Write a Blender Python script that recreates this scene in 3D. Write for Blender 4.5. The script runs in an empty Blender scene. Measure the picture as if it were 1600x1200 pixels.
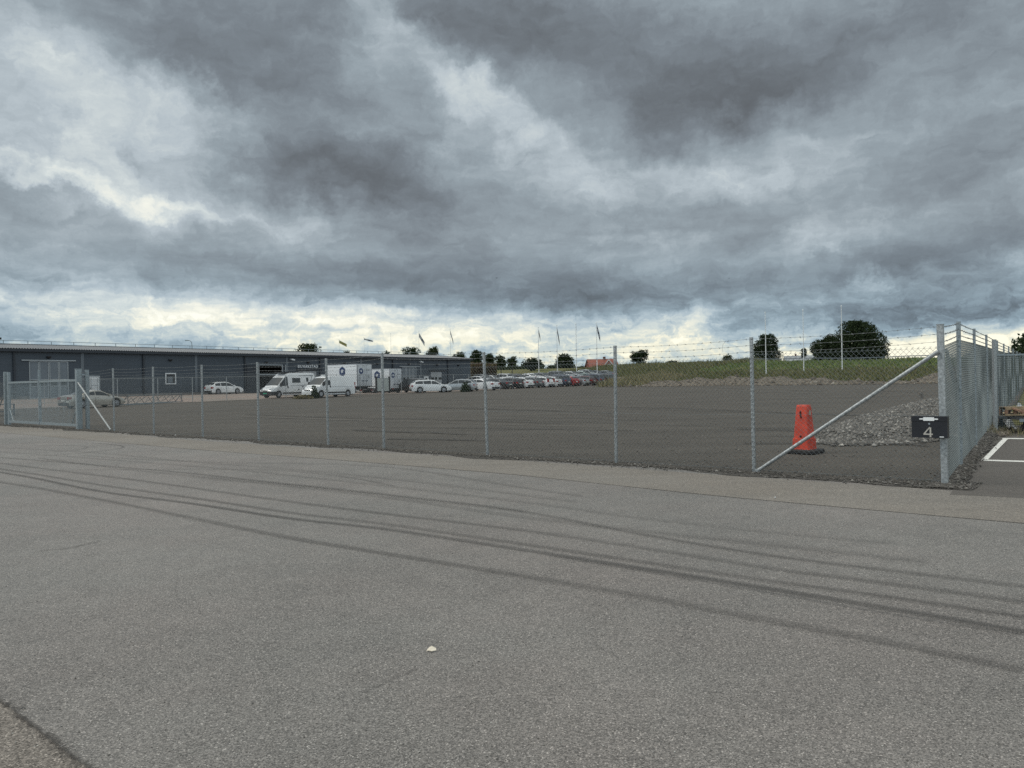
import bpy, math, random
from mathutils import Vector, Matrix
R_ = math.radians
scene = bpy.context.scene
# ------------------------------------------------------------------ camera
FPX = 1180.0; CAMH = 1.6
PITCH = -math.atan(3/FPX); ROLL = R_(1.0)
_F = Vector((0, math.cos(PITCH), math.sin(PITCH)))
_X = Vector((1,0,0)); _Z = _X.cross(_F)
_R = math.cos(ROLL)*_X - math.sin(ROLL)*_Z
_U = math.sin(ROLL)*_X + math.cos(ROLL)*_Z
cam = bpy.data.objects.new('camera', bpy.data.cameras.new('camera'))
scene.collection.objects.link(cam)
m = Matrix((_R, _U, -_F)).transposed().to_4x4(); m.translation = Vector((0,0,CAMH))
cam.matrix_world = m
cam.data.sensor_width = 36; cam.data.lens = FPX/1600*36
cam.data.clip_start = 0.05; cam.data.clip_end = 8000
scene.camera = cam
def ray(u, v):
    return _F*1.0 + _R*((u-800)/FPX) + _U*((600-v)/FPX)
def at(u, v, d):                       # world point seen at (u,v), d metres down the view axis
    return Vector((0,0,CAMH)) + ray(u,v)*d
def gp(u, v, z=0.0):                   # point of the plane z seen at (u,v)
    r = ray(u,v); return Vector((0,0,CAMH)) + r*((z-CAMH)/r.z)
# ------------------------------------------------------------------ colour
def lin(c):
    return tuple(((x/255)/12.92 if x/255 <= .04045 else ((x/255+.055)/1.055)**2.4) for x in c)
# ------------------------------------------------------------------ world
SUN_AZ, SUN_EL = R_(-88), R_(40)
world = bpy.data.worlds.new("World"); scene.world = world
world.use_nodes = True
nt = world.node_tree; nt.nodes.clear()
def wn(t, **k):
    n = nt.nodes.new(t)
    for a, b in k.items(): setattr(n, a, b)
    return n
def lk(a, b): nt.links.new(a, b)
def mth(op, a, b=None, c=None, clamp=False):
    n = wn('ShaderNodeMath', operation=op, use_clamp=clamp)
    for i, s in enumerate((a, b, c)):
        if s is None: continue
        if isinstance(s, (int, float)): n.inputs[i].default_value = s
        else: lk(s, n.inputs[i])
    return n.outputs[0]
def vm(op, a, b=None):
    n = wn('ShaderNodeVectorMath', operation=op)
    for i, s in enumerate((a, b)):
        if s is None: continue
        if isinstance(s, (tuple, list)): n.inputs[i].default_value = s
        else: lk(s, n.inputs[i])
    return n.outputs[0]
tc = wn('ShaderNodeTexCoord')
sep = wn('ShaderNodeSeparateXYZ'); lk(tc.outputs['Generated'], sep.inputs[0])
az = mth('ARCTAN2', sep.outputs[0], sep.outputs[1])
el = mth('ARCSINE', sep.outputs[2])
elc = mth('MAXIMUM', sep.outputs[2], 0.0)
den = mth('ADD', elc, 0.10)
px_ = mth('DIVIDE', sep.outputs[0], den); py_ = mth('DIVIDE', sep.outputs[1], den)
cmb = wn('ShaderNodeCombineXYZ'); lk(px_, cmb.inputs[0]); lk(py_, cmb.inputs[1])   # cloud deck plane
def noise(vec, scale, detail=5, rough=.55, dist=0.0, color=False, seed=0.0):
    n = wn('ShaderNodeTexNoise', noise_dimensions='3D')
    v = vm('ADD', vec, (seed, seed*1.7, seed*.6))
    lk(v, n.inputs['Vector'])
    n.inputs['Scale'].default_value = scale; n.inputs['Detail'].default_value = detail
    n.inputs['Roughness'].default_value = rough; n.inputs['Distortion'].default_value = dist
    return n.outputs['Color' if color else 'Fac']
ae = wn('ShaderNodeCombineXYZ'); lk(az, ae.inputs[0]); lk(el, ae.inputs[1])
# warp of the blob coordinates, large and small
w1 = vm('SUBTRACT', noise(ae.outputs[0], 5.0, 3, .5, 0, True, 3.1), (.5,.5,.5))
w2 = vm('SUBTRACT', noise(ae.outputs[0], 19.0, 6, .62, 0, True, 8.4), (.5,.5,.5))
wv = vm('ADD', vm('MULTIPLY', w1, (.10,.06,0)), vm('MULTIPLY', w2, (.13,.085,0)))
aew = vm('ADD', ae.outputs[0], wv)
aew2 = vm('ADD', ae.outputs[0], vm('MULTIPLY', w2, (.12,.040,0)))
def pix2ae(u, v):
    r = ray(u, v).normalized(); return math.atan2(r.x, r.y), math.asin(r.z)
# (u, v, half width px, half height px, tilt deg, weight)
BLOBS = [
 (330, 50, 360, 125, -4, -.17), (470, 110, 240, 80, 8, -.10), (700, 20, 300, 70, 0, -.13), (250, 110, 190, 60, 20, -.06),
 (1080, 110, 470, 135, 8, -.22), (1090, 180, 260, 60, -10, -.13), (930, 70, 260, 120, 20, -.10), (1350, 90, 260, 110, 0, -.06),
 (1500, 60, 230, 110, 0, -.03),
 (110, 130, 90, 50, 40, .15), (50, 60, 130, 120, 30, .08), (60, 200, 150, 70, 0, -.04),
 (560, 60, 60, 60, 70, .12), (590, 20, 70, 30, 20, .07), (40, 110, 90, 50, 30, .08), (250, 165, 60, 40, 50, .08), (150, 215, 60, 30, 30, .08),
 (680, 115, 150, 42, 32, .13), (800, 195, 140, 36, 32, .12), (610, 90, 60, 70, 60, .10), (270, 180, 110, 50, 10, .14), (230, 150, 80, 60, 40, .08),
 (560, 300, 210, 62, 18, -.25), (640, 270, 190, 55, 15, -.17), (520, 200, 150, 60, 10, -.05), (330, 250, 220, 50, 14, -.09),
 (420, 180, 200, 30, 12, .10), (1000, 230, 200, 60, 0, .05), (900, 190, 120, 60, 30, .10), (1130, 240, 200, 50, -12, .08),
 (1330, 165, 90, 40, -20, .12), (1120, 270, 250, 70, -5, .07),
 (110, 292, 200, 15, 7, .20), (150, 248, 90, 26, 25, .14), (20, 265, 90, 40, 10, .08), (60, 355, 230, 50, 6, -.07), (250, 390, 300, 60, 5, -.03),
 (430, 350, 260, 40, 10, .07), (420, 300, 90, 22, 12, .05),
 (1370, 290, 290, 50, -8, -.16), (1560, 270, 160, 50, -10, -.08), (1500, 375, 130, 40, -8, -.20), (1430, 400, 180, 35, -10, -.05),
 (1290, 370, 80, 25, -20, .06), (1372, 436, 22, 16, 30, .22), (1080, 330, 220, 50, 4, -.06),
 (830, 445, 340, 34, 2, -.19), (900, 470, 190, 22, 2, -.12), (600, 415, 360, 42, 3, -.08), (1230, 440, 260, 42, 2, -.11), (350, 435, 260, 30, 4, -.08),
 (1490, 490, 260, 36, -3, -.22), (1085, 500, 50, 18, -35, .09), (780, 385, 300, 40, 0, -.03),
 (60, 460, 130, 26, 6, -.10), (130, 500, 150, 16, 0, .12), (60, 510, 140, 18, 0, -.10),
 (330, 480, 330, 20, 3, .16), (620, 512, 300, 34, 1, .20), (330, 515, 280, 34, 3, .12), (820, 535, 300, 30, 0, .15), (430, 502, 110, 20, 0, -.06), (560, 490, 90, 14, -6, .08),
 (1080, 540, 260, 20, 0, .16), (1350, 548, 170, 14, -3, .26), (1560, 530, 130, 24, -4, .34), (150, 475, 130, 14, 0, .12), (430, 462, 120, 16, 5, -.04),
 (960, 498, 200, 16, 0, .05),
]
def mixc(fac, a, b, blend='MIX'):
    n = wn('ShaderNodeMix', data_type='RGBA', blend_type=blend)
    if isinstance(fac, (int, float)): n.inputs[0].default_value = fac
    else: lk(fac, n.inputs[0])
    for s, i in ((a, 6), (b, 7)):
        if isinstance(s, tuple): n.inputs[i].default_value = (*s, 1)
        else: lk(s, n.inputs[i])
    return n.outputs[2]
def mrange(x, a, b, c, d):
    n = wn('ShaderNodeMapRange', interpolation_type='SMOOTHSTEP'); lk(x, n.inputs[0])
    for i, q in enumerate((a, b, c, d)): n.inputs[i+1].default_value = q
    return n.outputs[0]
acc = None
for (u, v, hw, hh, tilt, wt) in BLOBS:
    a0, e0 = pix2ae(u, v)
    mp = wn('ShaderNodeMapping', vector_type='TEXTURE')
    lk(aew if v < 420 else aew2, mp.inputs['Vector'])
    mp.inputs['Location'].default_value = (a0, e0, 0)
    mp.inputs['Rotation'].default_value = (0, 0, -R_(tilt))
    mp.inputs['Scale'].default_value = (1.35*hw/FPX, 1.35*hh/FPX, 1)
    g = wn('ShaderNodeTexGradient', gradient_type='SPHERICAL'); lk(mp.outputs[0], g.inputs[0])
    sm = mth('SMOOTH_MIN', g.outputs['Fac'], .75, .35)
    acc = mth('MULTIPLY_ADD', sm, wt*1.02, acc if acc is not None else 0.0)
f1 = mth('SUBTRACT', noise(cmb.outputs[0], 1.3, 9, .62, .35, seed=2.2), .5)
f2 = mth('SUBTRACT', noise(cmb.outputs[0], .45, 7, .6, .5, seed=7.9), .5)
f3 = mth('SUBTRACT', noise(vm('MULTIPLY', aew, (1,1.7,1)), 9.0, 10, .62, .6, seed=5.5), .5)
V = mth('ADD', acc, .70)
f4 = mth('SUBTRACT', noise(vm('MULTIPLY', aew2, (1,2.4,1)), 24.0, 8, .62, .4, seed=1.5), .5)
V = mth('ADD', V, mth('MULTIPLY', mrange(el, .012, .085, .11, 0.0), 1.0))
V = mth('ADD', V, mth('MULTIPLY', f4, mrange(el, .02, .16, .85, .14)))
amp = mrange(V, .45, .80, .50, 1.10)
V = mth('MULTIPLY_ADD', f1, mth('MULTIPLY', amp, .36), V)
V = mth('MULTIPLY_ADD', f2, .24, V)
V = mth('MULTIPLY_ADD', f3, mth('MULTIPLY', amp, .32), V)
V = mth('MULTIPLY_ADD', V, .92, .048)
ramp = wn('ShaderNodeValToRGB'); lk(V, ramp.inputs[0])
cr = ramp.color_ramp
stops = [(.30,(86,89,93)), (.42,(103,109,115)), (.52,(124,133,141)), (.63,(150,162,170)), (.75,(183,194,201)), (.86,(212,220,220)), (.95,(240,240,228)), (1.0,(250,250,240))]
while len(cr.elements) < len(stops): cr.elements.new(.5)
for e, (p, c) in zip(cr.elements, stops):
    e.position = p; e.color = (*lin(c), 1)
# cool blue cast low in the deck, yellow light just over the horizon
lowband = mrange(el, .03, .20, 1.0, 0.0)
bright = mrange(V, .64, .95, 0.0, 1.0)
col = mixc(mth('MULTIPLY', lowband, mth('SUBTRACT', 1.0, bright)), ramp.outputs[0], (.88, 1.0, 1.06), 'MULTIPLY')
nearh = mrange(el, .02, .12, 1.0, 0.0)
warm = mth('MULTIPLY', nearh, bright)
col = mixc(warm, col, (1.04, 1.005, .89), 'MULTIPLY')
sky = wn('ShaderNodeTexSky', sky_type='NISHITA', sun_disc=False)
sky.sun_elevation = SUN_EL; sky.sun_rotation = SUN_AZ
skys = vm('MULTIPLY', sky.outputs[0], (.035, .035, .035))
gap = mrange(V, .80, 1.05, 0.0, .35)
col = mixc(gap, col, skys, 'ADD')
# an overcast sky is about three times brighter overhead than at the horizon; raised there and behind the viewer, out of frame, to light the ground
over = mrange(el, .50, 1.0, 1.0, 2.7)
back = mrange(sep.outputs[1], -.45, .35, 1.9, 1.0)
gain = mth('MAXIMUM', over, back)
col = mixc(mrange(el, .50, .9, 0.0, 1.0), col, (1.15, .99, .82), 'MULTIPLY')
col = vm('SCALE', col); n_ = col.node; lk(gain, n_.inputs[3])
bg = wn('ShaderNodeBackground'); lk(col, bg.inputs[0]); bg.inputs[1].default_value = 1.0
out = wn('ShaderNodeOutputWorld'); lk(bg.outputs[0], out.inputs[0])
world.cycles.sampling_method = 'MANUAL'; world.cycles.sample_map_resolution = 512
# ------------------------------------------------------------------ sun
sl = bpy.data.lights.new('sun', 'SUN'); sl.energy = 1.1; sl.angle = R_(20); sl.color = (1,.96,.9)
sun = bpy.data.objects.new('sun', sl); scene.collection.objects.link(sun)
sd = Vector((math.sin(SUN_AZ)*math.cos(SUN_EL), math.cos(SUN_AZ)*math.cos(SUN_EL), math.sin(SUN_EL)))
sun.rotation_euler = sd.to_track_quat('Z', 'Y').to_euler()
scene.view_settings.view_transform = 'Standard'; scene.view_settings.look = 'None'
scene.view_settings.exposure = 0; scene.view_settings.gamma = 1
scene.cycles.use_denoising = False
scene.cycles.max_bounces = 5
# ------------------------------------------------------------------ materials
def mat(name, color, rough=.6, metal=0.0, var=0.0, scale=3.0, bump=0.0, bscale=None, color2=None, coat=0.0, coords='Object', detail=6, contrast=None, emis=None):
    M = bpy.data.materials.new(name); M.use_nodes = True
    t = M.node_tree; b = t.nodes['Principled BSDF']
    b.inputs['Roughness'].default_value = rough; b.inputs['Metallic'].default_value = metal
    b.inputs['Coat Weight'].default_value = coat
    b.inputs['Base Color'].default_value = (*color, 1)
    if var or color2 or bump:
        tc = t.nodes.new('ShaderNodeTexCoord')
        n = t.nodes.new('ShaderNodeTexNoise'); n.inputs['Scale'].default_value = scale; n.inputs['Detail'].default_value = detail
        t.links.new(tc.outputs[coords], n.inputs['Vector'])
        if var or color2:
            r = t.nodes.new('ShaderNodeValToRGB'); t.links.new(n.outputs['Fac'], r.inputs[0])
            lo, hi = contrast or (.3, .7)
            r.color_ramp.elements[0].position = lo; r.color_ramp.elements[1].position = hi
            c2 = color2 or tuple(min(1, x*(1+var)) for x in color)
            c1 = color if color2 else tuple(x*(1-var) for x in color)
            r.color_ramp.elements[0].color = (*c1, 1); r.color_ramp.elements[1].color = (*c2, 1)
            t.links.new(r.outputs[0], b.inputs['Base Color'])
        if bump:
            n2 = t.nodes.new('ShaderNodeTexNoise'); n2.inputs['Scale'].default_value = bscale or scale; n2.inputs['Detail'].default_value = 4
            t.links.new(tc.outputs[coords], n2.inputs['Vector'])
            bp = t.nodes.new('ShaderNodeBump'); bp.inputs['Strength'].default_value = bump; bp.inputs['Distance'].default_value = .02
            t.links.new(n2.outputs['Fac'], bp.inputs['Height']); t.links.new(bp.outputs[0], b.inputs['Normal'])
    if emis: b.inputs['Emission Color'].default_value = (*emis, 1); b.inputs['Emission Strength'].default_value = 1
    return M
def ground_mat(name, base, speck, patch=.15, grain=110., stone=70., light=.06, tint=None, bump=.5, streak=None, patchscale=.35, spec=.3, rough=.88):
    """aggregate surface: fine light and dark grains, broad stains, optional wheel-streaks along one direction"""
    M = bpy.data.materials.new(name); M.use_nodes = True
    t = M.node_tree; N = t.nodes.new; L = t.links.new; b = t.nodes['Principled BSDF']
    b.inputs['Roughness'].default_value = rough; b.inputs['Specular IOR Level'].default_value = spec
    g = N('ShaderNodeNewGeometry')
    def nz(scale, det, rough=.6, vec=None):
        n = N('ShaderNodeTexNoise'); n.inputs['Scale'].default_value = scale; n.inputs['Detail'].default_value = det
        n.inputs['Roughness'].default_value = rough; L(vec or g.outputs['Position'], n.inputs['Vector']); return n.outputs['Fac']
    def ma(op, a, bb, c=None):
        n = N('ShaderNodeMath'); n.operation = op
        for i, s in enumerate((a, bb, c)):
            if s is None: continue
            if isinstance(s, (int, float)): n.inputs[i].default_value = s
            else: L(s, n.inputs[i])
        return n.outputs[0]
    vo = N('ShaderNodeTexVoronoi'); vo.inputs['Scale'].default_value = stone; L(g.outputs['Position'], vo.inputs['Vector'])
    vs = N('ShaderNodeSeparateColor'); L(vo.outputs['Color'], vs.inputs[0])
    gr = ma('SUBTRACT', nz(grain, 2, .7), .5)
    f = ma('MULTIPLY_ADD', gr, speck*1.6, 1.0)
    f = ma('MULTIPLY_ADD', ma('SUBTRACT', vs.outputs[0], .5), speck, f)
    spk = ma('MULTIPLY', ma('GREATER_THAN', vs.outputs[1], 1-light), speck*1.1)
    f = ma('ADD', f, spk)
    f = ma('MULTIPLY_ADD', ma('SUBTRACT', nz(patchscale, 6, .62), .5), patch*2, f)
    f = ma('MULTIPLY_ADD', ma('SUBTRACT', nz(3.1, 5, .6), .5), patch*.9, f)
    if streak:
        mp = N('ShaderNodeMapping'); mp.inputs['Rotation'].default_value = (0, 0, streak[0]); mp.inputs['Scale'].default_value = (streak[1], streak[2], 1)
        L(g.outputs['Position'], mp.inputs['Vector'])
        f = ma('MULTIPLY_ADD', ma('SUBTRACT', nz(1.0, 6, .62, mp.outputs[0]), .5), streak[3], f)
    mc = N('ShaderNodeVectorMath'); mc.operation = 'SCALE'; L(f, mc.inputs[3])
    if tint:
        r = N('ShaderNodeMix'); r.data_type = 'RGBA'; L(nz(.23, 5, .6), r.inputs[0]); r.inputs[6].default_value = (*base, 1); r.inputs[7].default_value = (*tint, 1)
        rr = N('ShaderNodeMapRange'); L(nz(.23, 5, .6), rr.inputs[0]); rr.inputs[1].default_value = .42; rr.inputs[2].default_value = .62; L(rr.outputs[0], r.inputs[0])
        L(r.outputs[2], mc.inputs[0])
    else: mc.inputs[0].default_value = base
    L(mc.outputs[0], b.inputs['Base Color'])
    bp = N('ShaderNodeBump'); bp.inputs['Strength'].default_value = bump; bp.inputs['Distance'].default_value = .008
    L(ma('ADD', gr, vs.outputs[0]), bp.inputs['Height']); L(bp.outputs[0], b.inputs['Normal'])
    return M
MT = dict(
 asphalt=ground_mat('road_asphalt', (.158,.151,.143), 1.15, .42, 190, 150, .05, (.166,.151,.142), spec=.5, rough=.58),
 strip=ground_mat('verge_asphalt', (.172,.155,.136), .7, .22, 120, 90, .04, (.185,.172,.156), streak=(R_(-39.3)*-1,.25,2.2,.40), spec=.45, rough=.7),
 lot=ground_mat('lot_gravel', (.078,.0715,.063), .45, .16, 60, 38, .05, (.087,.079,.069), bump=1.0, streak=(R_(4),.05,.8,.85)),
 edge=ground_mat('loose_gravel', (.066,.062,.057), .8, .25, 60, 34, .10, bump=1.0),
 park=ground_mat('parking_asphalt', (.112,.104,.097), .5, .2, 120, 90, .04),
 yard=ground_mat('yard_paving', (.255,.205,.180), .15, .16, 30, 9, .02, (.225,.20,.18)),
 heap=ground_mat('heap_soil', (.128,.112,.092), .5, .3, 14, 9, .10),
)
MT['galv'] = mat('galvanised', (.32,.34,.345), .5, .5, .35, 28)
MT['galv_dark'] = mat('galvanised_dull', (.25,.29,.31), .55, .4, .25, 22)
MT['wire'] = mat('wire', (.20,.225,.235), .5, .4)
MT['wire_side'] = mat('wire_side', (.16,.19,.20), .5, .4)
MT['barb'] = mat('barbed', (.20,.21,.21), .6, .4)
def lane_mat(name, color, alpha, streaky=True, xs=.9):
    M = bpy.data.materials.new(name); M.use_nodes = True
    t = M.node_tree; N = t.nodes.new; L = t.links.new; b = t.nodes['Principled BSDF']; o = t.nodes['Material Output']
    b.inputs['Base Color'].default_value = (*color, 1); b.inputs['Roughness'].default_value = .8
    tc = N('ShaderNodeTexCoord'); mp = N('ShaderNodeMapping'); mp.inputs['Scale'].default_value = (.22 if streaky else xs, 11 if streaky else 3, 1)
    L(tc.outputs['UV'], mp.inputs[0])
    n = N('ShaderNodeTexNoise'); n.inputs['Scale'].default_value = 1; n.inputs['Detail'].default_value = 6; L(mp.outputs[0], n.inputs['Vector'])
    g = N('ShaderNodeNewGeometry'); n2 = N('ShaderNodeTexNoise'); n2.inputs['Scale'].default_value = 150; n2.inputs['Detail'].default_value = 2; L(g.outputs['Position'], n2.inputs['Vector'])
    sp = N('ShaderNodeSeparateXYZ'); L(tc.outputs['UV'], sp.inputs[0])
    def ma(op, a, bb, c=None):
        q = N('ShaderNodeMath'); q.operation = op; q.use_clamp = op == 'MULTIPLY'
        for i, s in enumerate((a, bb, c)):
            if s is None: continue
            if isinstance(s, (int, float)): q.inputs[i].default_value = s
            else: L(s, q.inputs[i])
        return q.outputs[0]
    e = ma('SUBTRACT', .5, ma('ABSOLUTE', ma('SUBTRACT', sp.outputs[1], .5), 0))      # 0 at the edges, .5 mid
    e = ma('MULTIPLY', e, 3.4)
    st = N('ShaderNodeMapRange'); L(n.outputs['Fac'], st.inputs[0]); st.inputs[1].default_value = .30; st.inputs[2].default_value = .62
    gr = N('ShaderNodeMapRange'); L(n2.outputs['Fac'], gr.inputs[0]); gr.inputs[1].default_value = .38; gr.inputs[2].default_value = .55; gr.inputs[3].default_value = .12
    a = ma('MULTIPLY', ma('MULTIPLY', e, st.outputs[0]), ma('MULTIPLY', gr.outputs[0], alpha))
    tr = N('ShaderNodeBsdfTransparent'); mx = N('ShaderNodeMixShader'); L(a, mx.inputs[0]); L(tr.outputs[0], mx.inputs[1]); L(b.outputs[0], mx.inputs[2]); L(mx.outputs[0], o.inputs[0])
    return M
# ------------------------------------------------------------------ object helpers
class MB:
    def __init__(s): s.v = []; s.f = []; s.uv = None
    def add(s, vs, fs):
        o = len(s.v); s.v += [tuple(q) for q in vs]; s.f += [tuple(i+o for i in f) for f in fs]
    def box(s, x0, x1, y0, y1, z0, z1):
        s.add([(x,y,z) for z in (z0,z1) for y in (y0,y1) for x in (x0,x1)], [(0,2,3,1),(4,5,7,6),(0,1,5,4),(2,6,7,3),(0,4,6,2),(1,3,7,5)])
    def tube(s, a, b, r, n=6, r2=None, cap=True):
        a = Vector(a); b = Vector(b); d = b-a
        if d.length < 1e-6: return
        d.normalize(); u = d.orthogonal().normalized(); w = d.cross(u); r2 = r if r2 is None else r2
        vs = [a + (u*math.cos(2*math.pi*i/n) + w*math.sin(2*math.pi*i/n))*r for i in range(n)] + [b + (u*math.cos(2*math.pi*i/n) + w*math.sin(2*math.pi*i/n))*r2 for i in range(n)]
        fs = [(i, (i+1)%n, n+(i+1)%n, n+i) for i in range(n)]
        if cap and n > 3: fs += [tuple(range(n))[::-1], tuple(range(n, 2*n))]
        s.add(vs, fs)
    def beam(s, a, b, w, h, up=(0,0,1)):       # rectangular bar
        a = Vector(a); b = Vector(b); d = (b-a).normalized(); up = Vector(up)
        x = d.cross(up)
        x = x.normalized() if x.length > 1e-4 else Vector((1,0,0)); z = x.cross(d).normalized()
        vs = [p + x*sx*w/2 + z*sz*h/2 for p in (a, b) for sz in (-1,1) for sx in (-1,1)]
        s.add(vs, [(0,1,3,2),(4,6,7,5),(0,4,5,1),(2,3,7,6),(0,2,6,4),(1,5,7,3)])
    def poly(s, pts): s.add(pts, [tuple(range(len(pts)))])
    def build(s, name, material, parent=None, smooth=False, loc=None, rotz=0, col=True):
        me = bpy.data.meshes.new(name); me.from_pydata(s.v, [], s.f); me.update()
        if smooth:
            for p in me.polygons: p.use_smooth = True
        for mm in (material if isinstance(material, (list, tuple)) else [material]): me.materials.append(mm)
        o = bpy.data.objects.new(name, me); scene.collection.objects.link(o)
        if parent is not None: o.parent = parent
        if loc is not None: o.location = loc
        o.rotation_euler.z = rotz
        return o
def tag(o, label=None, cat=None, group=None, kind=None):
    for k, q in (('label', label), ('category', cat), ('group', group), ('kind', kind)):
        if q: o[k] = q
    return o
def empty(name, loc=(0,0,0), rotz=0):
    o = bpy.data.objects.new(name, None); scene.collection.objects.link(o); o.location = loc; o.rotation_euler.z = rotz; o.empty_display_size = .2
    return o
def copy_tree(o, parent=None):
    c = o.copy(); scene.collection.objects.link(c); c.parent = parent
    for ch in list(o.children): copy_tree(ch, c)
    return c
def smoothstep(a, b, x):
    t = max(0., min(1., (x-a)/(b-a))); return t*t*(3-2*t)
# ------------------------------------------------------------------ plan of the site
C0 = gp(1477, 757); GT = gp(124, 671)
A = (GT-C0).normalized(); Nn = Vector((-A.y, A.x, 0))
if Nn.y < 0: Nn = -Nn                       # A runs left along the front fence, Nn into the lot
def sa(x, y):
    dx, dy = x-C0.x, y-C0.y; return dx*Nn.x+dy*Nn.y, dx*A.x+dy*A.y
def SA(s, a, z=0.0): return Vector((C0.x+Nn.x*s+A.x*a, C0.y+Nn.y*s+A.y*a, z))
SLOPE = .0105
SDIR = Vector((.575,.818,0)).normalized()           # run of the side fence
def AF(s): return .0727*max(s, -1.0)                   # its line in the (s, a) frame
def hum(x, y, k): return math.sin(x*.31*k+1.3)*math.cos(y*.27*k-.4)+.5*math.sin(x*.83*k+y*.61*k)
def G(x, y):
    s, a = sa(x, y)
    z = SLOPE*max(0., min(s, 112.))
    if a > 66: 
        t = smoothstep(66, 82, a); target = .74 if s < 72 else min(2.3, .74 + (s-72)*.036)
        z = z*(1-t) + max(target, z)*t
    if a-AF(s) < .2: z *= max(smoothstep(-.5, .1, a-AF(s)), smoothstep(20, 45, s))
    s0 = 72 + 53*smoothstep(50, 68, a)
    e = s - s0
    if e > 0:
        top = 4.05 + 1.5*smoothstep(30, 90, a)
        t = smoothstep(-6, 52, e)
        z0 = z
        z = z0 + (top-z0)*t + .12*hum(x, y, 1)*smoothstep(2, 15, e)
        z -= .004*max(0., e-60)
    return z
def GV(x, y, dz=0): return Vector((x, y, G(x, y)+dz))
def on(u, d, v0=600):                        # terrain point in image column u, d metres away
    v = v0
    for _ in range(12):
        p = at(u, v, d); g = G(p.x, p.y); v += (p.z-g)*FPX/d*.9
    return Vector((p.x, p.y, g))
def hit(u, v, dmin=8, dmax=420):              # first terrain point on the ray through (u,v)
    r = ray(u, v); d = dmin
    while d < dmax:
        p = Vector((0,0,CAMH)) + r*d
        if p.z < G(p.x, p.y): return Vector((p.x, p.y, G(p.x, p.y)))
        d += max(.05, d*.002)
    return Vector((p.x, p.y, G(p.x, p.y)))
# ------------------------------------------------------------------ ground sheets
def axis(lo, hi, fine, spans):
    xs = [lo]; 
    while xs[-1] < hi:
        x = xs[-1]; st = fine
        for (p, q, w) in spans:
            if p <= x < q: st = w
        xs.append(x+st)
    return xs
def sheet(name, ss, aa, zf, material, skip=None):
    mb = MB(); n = len(aa)
    for s in ss:
        for a in aa:
            p = SA(s, a); mb.v.append((p.x, p.y, zf(p.x, p.y, s, a)))
    for i in range(len(ss)-1):
        for j in range(n-1):
            if skip and skip(ss[i], aa[j], ss[i+1], aa[j+1]): continue
            mb.f.append((i*n+j, (i+1)*n+j, (i+1)*n+j+1, i*n+j+1))
    return mb.build(name, material, smooth=True)
def grass_mat(name):
    M = bpy.data.materials.new(name); M.use_nodes = True
    t = M.node_tree; N = t.nodes.new; L = t.links.new; b = t.nodes['Principled BSDF']; b.inputs['Roughness'].default_value = .95; b.inputs['Specular IOR Level'].default_value = .1
    g = N('ShaderNodeNewGeometry')
    n = N('ShaderNodeTexNoise'); n.inputs['Scale'].default_value = .16; n.inputs['Detail'].default_value = 9; n.inputs['Roughness'].default_value = .7; L(g.outputs['Position'], n.inputs['Vector'])
    r = N('ShaderNodeValToRGB'); L(n.outputs['Fac'], r.inputs[0]); cr = r.color_ramp
    cr.elements[0].position = .3; cr.elements[0].color = (.105,.108,.045,1); cr.elements[1].position = .7; cr.elements[1].color = (.10,.135,.045,1)
    e = cr.elements.new(.5); e.color = (.14,.135,.065,1)
    L(r.outputs[0], b.inputs['Base Color'])
    return M
MT['grassland'] = grass_mat('grassland')
ss = axis(-120, 1500, 4, [(-120,-12,12),(-12,60,3),(60,180,3),(180,400,12),(400,1600,60)])
aa = axis(-900, 900, 6, [(-900,-200,40),(-200,-120,12),(-30,12,2),(180,900,40)])
tag(sheet('terrain', ss, aa, lambda x,y,s,a: G(x,y)-(.09 if s < 0 else .30 if s < 14 and a > -14 and a < 58 else .06), MT['grassland']), kind='structure')
# road: flat sheet on the camera side of the fence
tag(sheet('road', [-160,-40,-10,-.15], [-160,-40,-8,0,20,60,200], lambda x,y,s,a: 0.0, MT['asphalt']), kind='structure')
# dark gravel lot
def lotz(x, y, s, a): return G(x,y)+.012 + .012*hum(x, y, .8)*smoothstep(1,5,s)
ls = axis(-.2, 70.5, 2.0, [(-.2,2,.5)]); la = axis(-.15, 60, 2.0, [])
rl = random.Random(5)
def AL(s): return 67.2-.13*(s-22)             # the line of the low inner fence
def warp_sheet(name, ss, t0, t1, nt_, dz, material):
    mb = MB()
    for s in ss:
        for k in range(nt_+1):
            a = t0(s)+(t1(s)-t0(s))*k/nt_; p = SA(s, a); mb.v.append((p.x, p.y, dz(p.x, p.y, s, a)))
    n = nt_+1
    for i in range(len(ss)-1):
        for j in range(nt_): mb.f.append((i*n+j, (i+1)*n+j, (i+1)*n+j+1, i*n+j+1))
    return tag(mb.build(name, material, smooth=True), kind='structure')
warp_sheet('gravel_lot', ls, lambda s: AF(s)-.15, lambda s: AL(s)-.8, 40, lotz, MT['lot'])
warp_sheet('gravel_lot_far_part', axis(70.5, 96, 2, []), lambda s: 51+.28*(s-70), lambda s: max(51.3+.28*(s-70), AL(s)-.8), 6, lotz, MT['lot'])
warp_sheet('paved_yard', axis(-14, 122, 2, []), lambda s: AL(s)-.8+.25*math.sin(s), lambda s: 101, 34, lambda x,y,s,a: G(x,y)+.01, MT['yard'])
# side parking area to the right of the lot
def gq(u, v, z): p = gp(u, v, 0); return (p.x, p.y, z)
mb = MB(); mb.poly([gq(1484,773,.004), gq(1492,762,.004), gq(1512,736,.004), gq(1530,710,.004), gq(1546,690,.004), gq(1560,681,.004), gq(1640,681,.004), gq(2100,672,.004), gq(2100,802,.004), gq(1700,784,.004)])
tag(mb.build('parking_area', MT['park']), kind='structure')
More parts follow.
